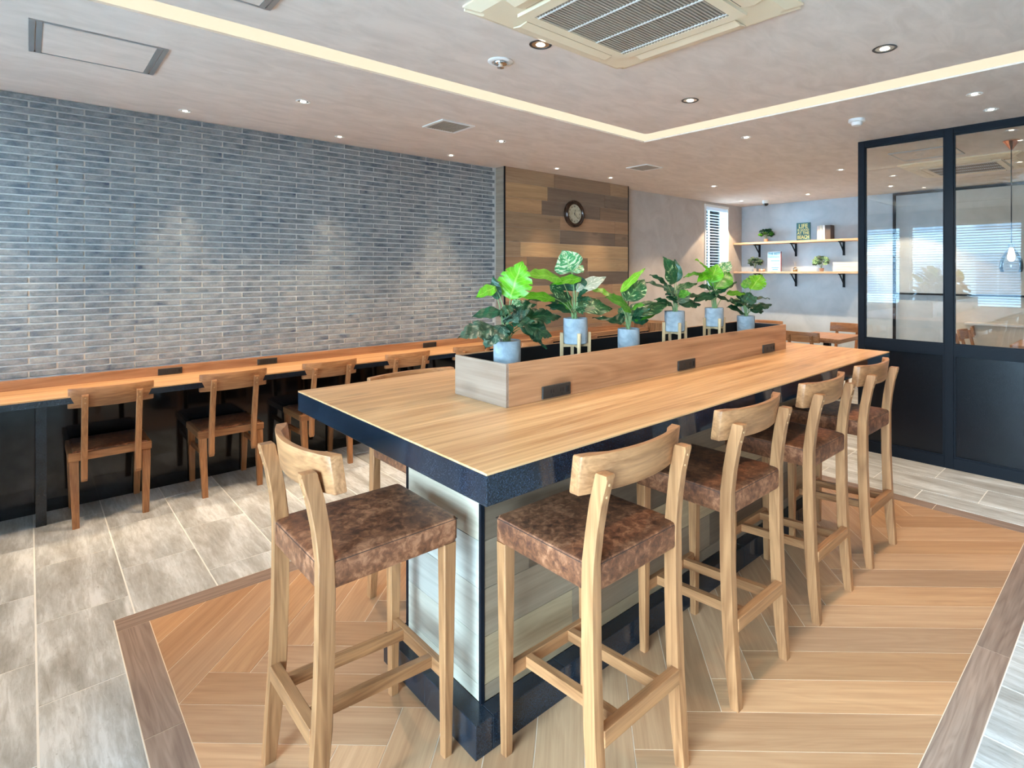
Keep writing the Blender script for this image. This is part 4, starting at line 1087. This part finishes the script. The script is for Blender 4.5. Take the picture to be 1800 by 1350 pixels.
def small_plant(label, x, y, z, h, rad, kind, potm, seed, pr_=0.035, ph=0.05, n=34):
    t = thing('small_plant', label, 'plant', (x, y, z), 0, 'small plants on the wall shelves'); sr = random.Random(seed)
    bm = bmesh.new(); lathe(bm, [(pr_*0.8, 0), (pr_, ph*0.9), (pr_, ph), (pr_*0.85, ph), (pr_*0.8, ph-0.006)], seg=16); obj('pot', bm, potm, t, True)
    for i in range(n):
        a = sr.uniform(0, 2*PI); el = sr.uniform(-0.2, 1.4); rr = rad*sr.uniform(0.45, 0.9)
        c = Vector((math.cos(a)*math.cos(el)*rr, math.sin(a)*math.cos(el)*rr, ph+(h-ph)*(0.45+0.5*math.sin(el)*sr.uniform(.5, 1))))
        c.z = max(c.z, ph+0.012)
        tip = c + Vector((math.cos(a), math.sin(a), sr.uniform(-0.6, 0.5))).normalized()*rad*0.8
        W0 = Vector((x, y, z)); k_ = kind[i % len(kind)]
        leaf(W0+c, W0+tip, rad*0.62, k_, 'o', t, sr, loc=(x, y, z))
        if i % 3 == 0:
            bm = bmesh.new(); tube(bm, [(0, 0, ph-0.005), tuple(c*0.5+Vector((0, 0, ph*0.5))), tuple(c)], 0.0015, 5); obj('stem', bm, stem_m, t)
terra = plain('terracotta_pot', (0.50, 0.26, 0.16), 0.7); pale_pot = plain('pale_stone_pot', (0.62, 0.55, 0.48), 0.7)
small_plant('small dark green plant in a terracotta pot at the left of the upper shelf', SX, 4.31, 1.980, 0.215, 0.085, ['dark', 'dark', 'mid'], terra, 5)
small_plant('small mottled plant at the left end of the lower shelf', SX, 4.50, 1.508, 0.235, 0.085, ['grey', 'dvar', 'grey'], pale_pot, 6)
small_plant('small cream and green plant near the middle of the lower shelf', SX, 3.43, 1.508, 0.245, 0.085, ['var', 'grey', 'var'], terra, 7)
# little ornament beside the left plant
orn = thing('shell_ornament', 'small brown and white shell ornament beside the plant on the lower shelf', 'ornament', (SX-0.05, 4.36, 1.508))
for i, (yy, c_) in enumerate(((0.03, terra), (-0.005, pale_pot), (-0.045, terra))):
    bm = bmesh.new(); bmesh.ops.create_uvsphere(bm, u_segments=10, v_segments=7, radius=0.018)
    for v in bm.verts: v.co = Vector((v.co.x, v.co.y+yy, v.co.z*1.2+0.021))
    obj('shell', bm, c_, orn, True)

# tall palm near the street windows, seen reflected in the glass
palm = thing('potted_palm', 'tall spiky palm by the street windows, seen as a reflection in the partition glass', 'plant', (-1.05, 2.75, 0))
bm = bmesh.new(); lathe(bm, [(0.15, 0), (0.19, 0.30), (0.20, 0.34), (0.18, 0.34), (0.17, 0.31)], seg=24); obj('pot', bm, concrete, palm, True)
bm = bmesh.new(); tube(bm, [(0, 0, 0.30), (0.02, -0.06, 0.6), (0.0, -0.20, 1.0)], [0.022, 0.018, 0.015], 8); obj('trunk', bm, bark_m, palm, True)
sr = random.Random(3)
for i in range(150):
    a = sr.uniform(0, 2*PI); el = sr.uniform(-0.6, 1.35); c = Vector((0.0, -0.22, 1.0+sr.uniform(-0.15, .18)))
    tip = c + Vector((math.cos(a)*math.cos(el)*0.8, math.sin(a)*math.cos(el)*1.1, math.sin(el)*1.0))*sr.uniform(0.30, 0.52)
    W0 = Vector((-1.05, 2.75, 0)); leaf(W0+c, W0+tip, 0.06, 'dark', 'o', palm, sr, droop=0.35, loc=tuple(W0))

# ================================================================== CLOCK
ck = thing('wall_clock', 'round clock with dark bronze rim and cream face on the plank pillar', 'clock', (4.55, 4.6545, 2.172))
bm = bmesh.new(); lathe(bm, [(0.150, 0.0), (0.158, -0.010), (0.157, -0.026), (0.146, -0.034), (0.140, -0.030), (0.132, -0.040), (0.120, -0.043), (0.112, -0.034), (0.108, -0.016)], seg=48, axis='Y')
obj('rim', bm, bronze, ck, True)
bm = bmesh.new(); lathe(bm, [(0.109, -0.012), (0.109, -0.020)], seg=48, axis='Y'); obj('dial', bm, plaster('aged_cream_dial', (0.42, 0.36, 0.24), (0.58, 0.52, 0.38), 30), ck)
MF = lambda x, z, rot: Matrix.Translation((x, -0.0205, z)) @ Matrix.Rotation(PI/2, 4, 'X') @ Matrix.Rotation(rot, 4, 'Z')
ink = plain('black_dial_ink', (0.03, 0.025, 0.02), 0.6)
roman = ['XII', 'I', 'II', 'III', 'IV', 'V', 'VI', 'VII', 'VIII', 'IX', 'X', 'XI']
for i, s in enumerate(roman):
    a = i*PI/6; text_mesh('numeral', s, 0.026, ink, ck, MF(0.085*math.sin(a), 0.085*math.cos(a), -a), 0.0003)
def hand(name, a, L, w):
    bm = bmesh.new(); box(bm, -w, w, -0.0015, 0.0015, -0.02, L*0.78)
    loft(bm, [[(-w*2.4, -0.0015, L*0.72), (w*2.4, -0.0015, L*0.72), (w*2.4, 0.0015, L*0.72), (-w*2.4, 0.0015, L*0.72)], [(-w*0.3, -0.0015, L), (w*0.3, -0.0015, L), (w*0.3, 0.0015, L), (-w*0.3, 0.0015, L)]])
    o = obj(name, bm, ink, ck, loc=(0, -0.024, 0)); o.rotation_euler = (0, a, 0)
hand('hour_hand', 0.20, 0.05, 0.002); hand('minute_hand', 2.35, 0.078, 0.0014)
bm = bmesh.new(); lathe(bm, [(0.005, -0.020), (0.005, -0.027)], seg=10, axis='Y'); obj('hub', bm, ink, ck)

# ================================================================== CEILING FITTINGS
def downlight(label, x, y, ring_mat, power, size=1.15, blend=0.6, r=0.042, group='recessed ceiling downlights', col=(1.0, 0.755, 0.50), tilt=0.0):
    t = thing('downlight', label, 'light', (x, y, ZC), 0, group)
    bm = bmesh.new()
    R = [(r, 0.0), (r+0.003, -0.002), (r-0.001, -0.005), (r-0.008, -0.004), (r-0.010, 0.0)]
    seg = 28; rings = []
    for rr, z in R: rings.append([bm.verts.new((rr*math.cos(2*PI*i/seg), rr*math.sin(2*PI*i/seg), z)) for i in range(seg)])
    for a, b in zip(rings, rings[1:]):
        for i in range(seg): bm.faces.new((a[i], a[(i+1) % seg], b[(i+1) % seg], b[i]))
    obj('trim_ring', bm, ring_mat, t, True)
    bm = bmesh.new(); lathe(bm, [(r-0.010, -0.0005), (r-0.010, -0.002)], seg=24); obj('reflector', bm, chrome, t)
    bm = bmesh.new(); lathe(bm, [(r*0.42, -0.0022), (r*0.38, -0.0045), (r*0.2, -0.005)], seg=20); obj('lamp', bm, lamp_glow, t)
    l = bpy.data.lights.new('lamp_light', 'SPOT'); l.energy = power; l.color = col; l.spot_size = size; l.spot_blend = blend; l.shadow_soft_size = 0.018
    o = bpy.data.objects.new('lamp_light', l); C.objects.link(o); o.parent = t; o.location = (0, 0, -0.012); o.rotation_euler = (tilt, 0, 0)
RP, RG, RW = 16, 28, 44
black_ring = plain('black_trim_ring', (0.03, 0.03, 0.03), 0.4)
for x, y, l in ((1.782, 2.05, 'black rimmed downlight left of the air conditioner, next to the sprinkler'), (3.05, 2.05, 'black rimmed downlight beyond the air conditioner, inside the light slot'), (3.033, 0.911, 'black rimmed downlight right of the air conditioner, inside the light slot'), (1.78, 0.95, 'black rimmed downlight above the camera side of the table, out of frame')):
    if y == 0.95: y = 0.86
    downlight(l, x, y, black_ring, RP, 2.0, 0.35, 0.052)
for x, y, l in ((1.275, 3.795, 'white downlight between the light slot and the brick wall, nearest the camera'), (2.861, 3.794, 'white downlight just beyond the nearer square ceiling vent'), (4.217, 2.294, 'white downlight just beyond the far corner of the light slot'),
                (4.207, 0.759, 'white downlight near the upper right edge, in front of the partition'), (4.685, 0.753, 'white downlight directly above the top rail of the partition'),
                (6.282, 2.316, 'white downlight left of the partition top, over the dining tables'), (6.319, 3.888, 'white downlight above the narrow window'), (-0.3, 3.795, 'white downlight over the wall counter behind the camera'),
                (7.05, 0.8, 'white downlight behind the glass partition'), (6.2, -0.4, 'white downlight in the glazed room, far right')):
    downlight(l, x, y, white_paint, RG*(1.8 if y > 3 else 0.95), 1.75, 0.5)
for x, l in ((-0.30, 'small downlight washing the brick wall, behind the camera'), (0.769, 'small downlight washing the brick wall, leftmost in view'), (1.82, 'small downlight washing the brick wall, second from the left'), (2.864, 'small downlight washing the brick wall, just before the pillar')):
    downlight(l, x, 4.575, white_paint, RW, 0.80, 0.8, 0.036, 'small wall washing downlights', (1.0, 0.78, 0.52))
for x, l in ((4.038, 'small downlight washing the plank pillar, left of the clock'), (4.89, 'small downlight washing the plank pillar, right of the clock')):
    downlight(l, x, 4.38, white_paint, RW*0.6, 0.95, 0.9, 0.036, 'small wall washing downlights', (1.0, 0.74, 0.45))
for y, l in ((4.404, 'downlight in front of the wall shelves, left one by the window'), (3.373, 'downlight in front of the wall shelves, above the upright books'), (2.316, 'downlight in front of the shelf wall, near the partition top')):
    downlight(l, 7.94, y, white_paint, RG*1.7, 1.82, 0.15)

def ceiling_vent(x0, x1, y0, y1, label):
    cx, cy = (x0+x1)/2, (y0+y1)/2; hx, hy = (x1-x0)/2, (y1-y0)/2
    t = thing('ceiling_vent', label, 'vent', (cx, cy, ZC), 0, 'square ceiling vents')
    bm = bmesh.new(); w = 0.022
    for r in ((-hx, hx, -hy, -hy+w), (-hx, hx, hy-w, hy), (-hx, -hx+w, -hy+w, hy-w), (hx-w, hx, -hy+w, hy-w)): box(bm, *r, -0.008, 0)
    obj('frame', bm, white_paint, t)
    bx('recess', -hx+w, hx-w, -hy+w, hy-w, -0.0015, -0.0005, grille_dark, t)
    n = 12
    for i in range(n):
        x = -hx+w+(i+0.5)*(2*hx-2*w)/n; bx('slat', x-0.005, x+0.005, -hy+w, hy-w, -0.007, -0.0016, grille_slat, t)
ceiling_vent(2.14, 2.42, 3.53, 3.82, 'square white ceiling vent over the wall counter, nearer one')
ceiling_vent(4.53, 4.80, 3.56, 3.84, 'square white ceiling vent in front of the plank pillar, farther one')
def hatch(x0, x1, y0, y1, label, wx=0.045, wy=0.012):
    cx, cy = (x0+x1)/2, (y0+y1)/2; hx, hy = (x1-x0)/2, (y1-y0)/2
    t = thing('ceiling_hatch', label, 'hatch', (cx, cy, ZC), 0, 'aluminium framed ceiling hatches')
    bm = bmesh.new()
    for r in ((-hx, hx, -hy, -hy+wy), (-hx, hx, hy-wy, hy), (-hx, -hx+wx*0.45, -hy+wy, hy-wy), (-hx+wx*0.55, -hx+wx, -hy+wy, hy-wy), (hx-wx, hx-wx*0.55, -hy+wy, hy-wy), (hx-wx*0.45, hx, -hy+wy, hy-wy)): box(bm, *r, -0.006, 0)
    obj('frame', bm, alu, t)
    bx('panel', -hx+wx+0.001, hx-wx-0.001, -hy+wy+0.001, hy-wy-0.001, -0.004, -0.0005, ceil_m, t)
hatch(0.0, 0.50, 3.37, 3.86, 'aluminium framed square ceiling hatch over the left end of the wall counter')
hatch(0.23, 0.73, 2.07, 2.565, 'aluminium framed ceiling hatch cut off by the top edge, inside the light slot')
hatch(5.75, 6.25, 1.2, 1.7, 'ceiling hatch seen through the glass partition')

def air_con(x, y, label):
    t = thing('air_conditioner', label, 'air conditioner', (x, y, ZC), 0, 'ceiling cassette air conditioners'); h = 0.505
    bm = bmesh.new()
    loft(bm, [[(-h, -h, 0), (h, -h, 0), (h, h, 0), (-h, h, 0)], [(-h, -h, -0.010), (h, -h, -0.010), (h, h, -0.010), (-h, h, -0.010)], [(-h+0.05, -h+0.05, -0.030), (h-0.05, -h+0.05, -0.030), (h-0.05, h-0.05, -0.030), (-h+0.05, h-0.05, -0.030)]])
    es = [e for e in bm.edges if abs(e.verts[0].co.x-e.verts[1].co.x) < 0.06 and abs(e.verts[0].co.y-e.verts[1].co.y) < 0.06]
    bmesh.ops.bevel(bm, geom=es, offset=0.02, segments=3, affect='EDGES'); obj('panel', bm, cream_plastic, t)
    g_ = 0.285
    bm = bmesh.new(); w = 0.05
    for r in ((-g_-w, g_+w, -g_-w, -g_), (-g_-w, g_+w, g_, g_+w), (-g_-w, -g_, -g_, g_), (g_, g_+w, -g_, g_)): box(bm, *r, -0.044, -0.0295)
    gr = obj('intake_frame', bm, cream_plastic, t)
    bx('intake_recess', -g_, g_, -g_, g_, -0.031, -0.0302, grille_dark, t)
    bm = bmesh.new(); n = 34
    for i in range(n):
        yy = -g_+(i+0.5)*2*g_/n; box(bm, -g_, g_, yy-0.0038, yy+0.0038, -0.043, -0.034)
    obj('intake_grille', bm, grille_slat, t)
    for k in range(4):
        xx = -g_+0.02+k*(2*g_-0.04)/3; bx('cross_bar', xx-0.004, xx+0.004, -g_, g_, -0.0445, -0.040, white_paint, t)
    for k in range(4):
        bm = bmesh.new(); L = 0.27
        loft(bm, [[(-L, 0.352, -0.031), (L, 0.352, -0.031), (L, 0.352, -0.037), (-L, 0.352, -0.037)], [(-L, 0.40, -0.036), (L, 0.40, -0.036), (L, 0.40, -0.044), (-L, 0.40, -0.044)], [(-L, 0.445, -0.030), (L, 0.445, -0.030), (L, 0.445, -0.034), (-L, 0.445, -0.034)]])
        lv = obj('louvre', bm, cream_plastic, t); lv.rotation_euler = (0, 0, k*PI/2)
        bm = bmesh.new(); box(bm, -L, L, 0.3425, 0.3505, -0.0315, -0.0295)
        q = obj('louvre_gap', bm, grille_dark, t); q.rotation_euler = (0, 0, k*PI/2)
air_con(1.797, 1.492, 'large cream ceiling cassette air conditioner with square grille above the communal table')
air_con(6.95, 1.32, 'cream ceiling cassette air conditioner seen through the partition glass')
# sprinkler, smoke detector, dome camera
sp = thing('ceiling_sprinkler', 'round white plate with chrome sprinkler head left of the black rimmed downlight', 'sprinkler', (1.776, 2.361, ZC))
bm = bmesh.new(); lathe(bm, [(0.066, 0), (0.067, -0.003), (0.060, -0.008), (0.044, -0.009), (0.040, -0.004)], seg=32); obj('plate', bm, white_paint, sp, True)
bm = bmesh.new(); lathe(bm, [(0.036, -0.009), (0.034, -0.014), (0.012, -0.018), (0.010, -0.030)], seg=20); obj('head', bm, chrome, sp, True)
bm = bmesh.new(); lathe(bm, [(0.018, -0.032), (0.018, -0.034), (0.004, -0.035)], seg=16); tube(bm, [(0.009, 0, -0.02), (0.012, 0, -0.033)], 0.0015); tube(bm, [(-0.009, 0, -0.02), (-0.012, 0, -0.033)], 0.0015); obj('deflector', bm, chrome, sp)
sd = thing('smoke_detector', 'white round smoke detector on the ceiling near the partition corner', 'detector', (4.30, 1.475, ZC))
bm = bmesh.new(); lathe(bm, [(0.055, 0), (0.056, -0.018), (0.050, -0.022)], seg=28); obj('base', bm, white_paint, sd, True)
bm = bmesh.new(); lathe(bm, [(0.036, -0.022), (0.036, -0.036), (0.030, -0.045), (0.012, -0.047)], seg=24); obj('sensor', bm, white_paint, sd, True)
dc = thing('dome_camera', 'small white dome camera on the ceiling above the wall shelves', 'camera', (8.15, 4.11, ZC))
bm = bmesh.new(); lathe(bm, [(0.052, 0), (0.054, -0.03), (0.048, -0.05)], seg=24); obj('housing', bm, white_paint, dc, True)
bm = bmesh.new(); lathe(bm, [(0.040, -0.05), (0.038, -0.066), (0.026, -0.082), (0.008, -0.088)], seg=20); obj('dome', bm, plain('smoked_dome', (0.02, 0.02, 0.02), 0.1), dc, True)

# ---- glazed room: pendant, ledge, wall rails
pd_ = thing('pendant_lamp', 'copper pendant lamp hanging on a black cord behind the glass', 'light', (5.93, 0.815, ZC))
bm = bmesh.new(); lathe(bm, [(0.060, 0), (0.060, -0.006), (0.048, -0.02), (0.022, -0.055), (0.010, -0.075)], seg=24); obj('ceiling_cup', bm, copper, pd_, True)
bm = bmesh.new(); tube(bm, [(0, 0, -0.07), (0, 0, -0.86)], 0.004, 8); obj('cord', bm, black_cord, pd_)
bm = bmesh.new(); lathe(bm, [(0.018, -0.86), (0.020, -0.90), (0.045, -0.94), (0.075, -1.00), (0.082, -1.07), (0.072, -1.10)], seg=24); obj('shade', bm, win_glass, pd_, True)
bm = bmesh.new(); lathe(bm, [(0.012, -0.90), (0.026, -0.96), (0.026, -0.99), (0.012, -1.01)], seg=14); obj('bulb', bm, plain('bulb_glow', (1, 1, 1), 0.4, emit=(1, 0.8, 0.5), strength=4), pd_, True)
led = struct(bx('trim_2', 8.52, 8.699, -1.59, 1.62, 0, 0.84, bpy.data.materials['beige_wall_plaster']), 'low beige plaster ledge along the wall of the glazed room')
bx('ledge_top', 8.50, 8.699, -1.59, 1.64, 0.84, 0.86, wall_white, led)
rl = struct(bx('trim_3', 8.66, 8.699, -1.59, 2.5, 1.19, 1.215, black_metal), 'thin black rail across the beige wall')
bx('upper_rail', 8.66, 8.699, -1.59, 2.5, 2.56, 2.59, black_metal, rl); bx('upright', 8.66, 8.699, 2.47, 2.5, 0.0, 2.56, black_metal, rl)

# ---- keep labels of copies true
for o in C.objects:
    if o.parent is None and o.type == 'EMPTY' and 'label' not in o and not o.name.startswith('window'): print('UNLABELLED', o.name)
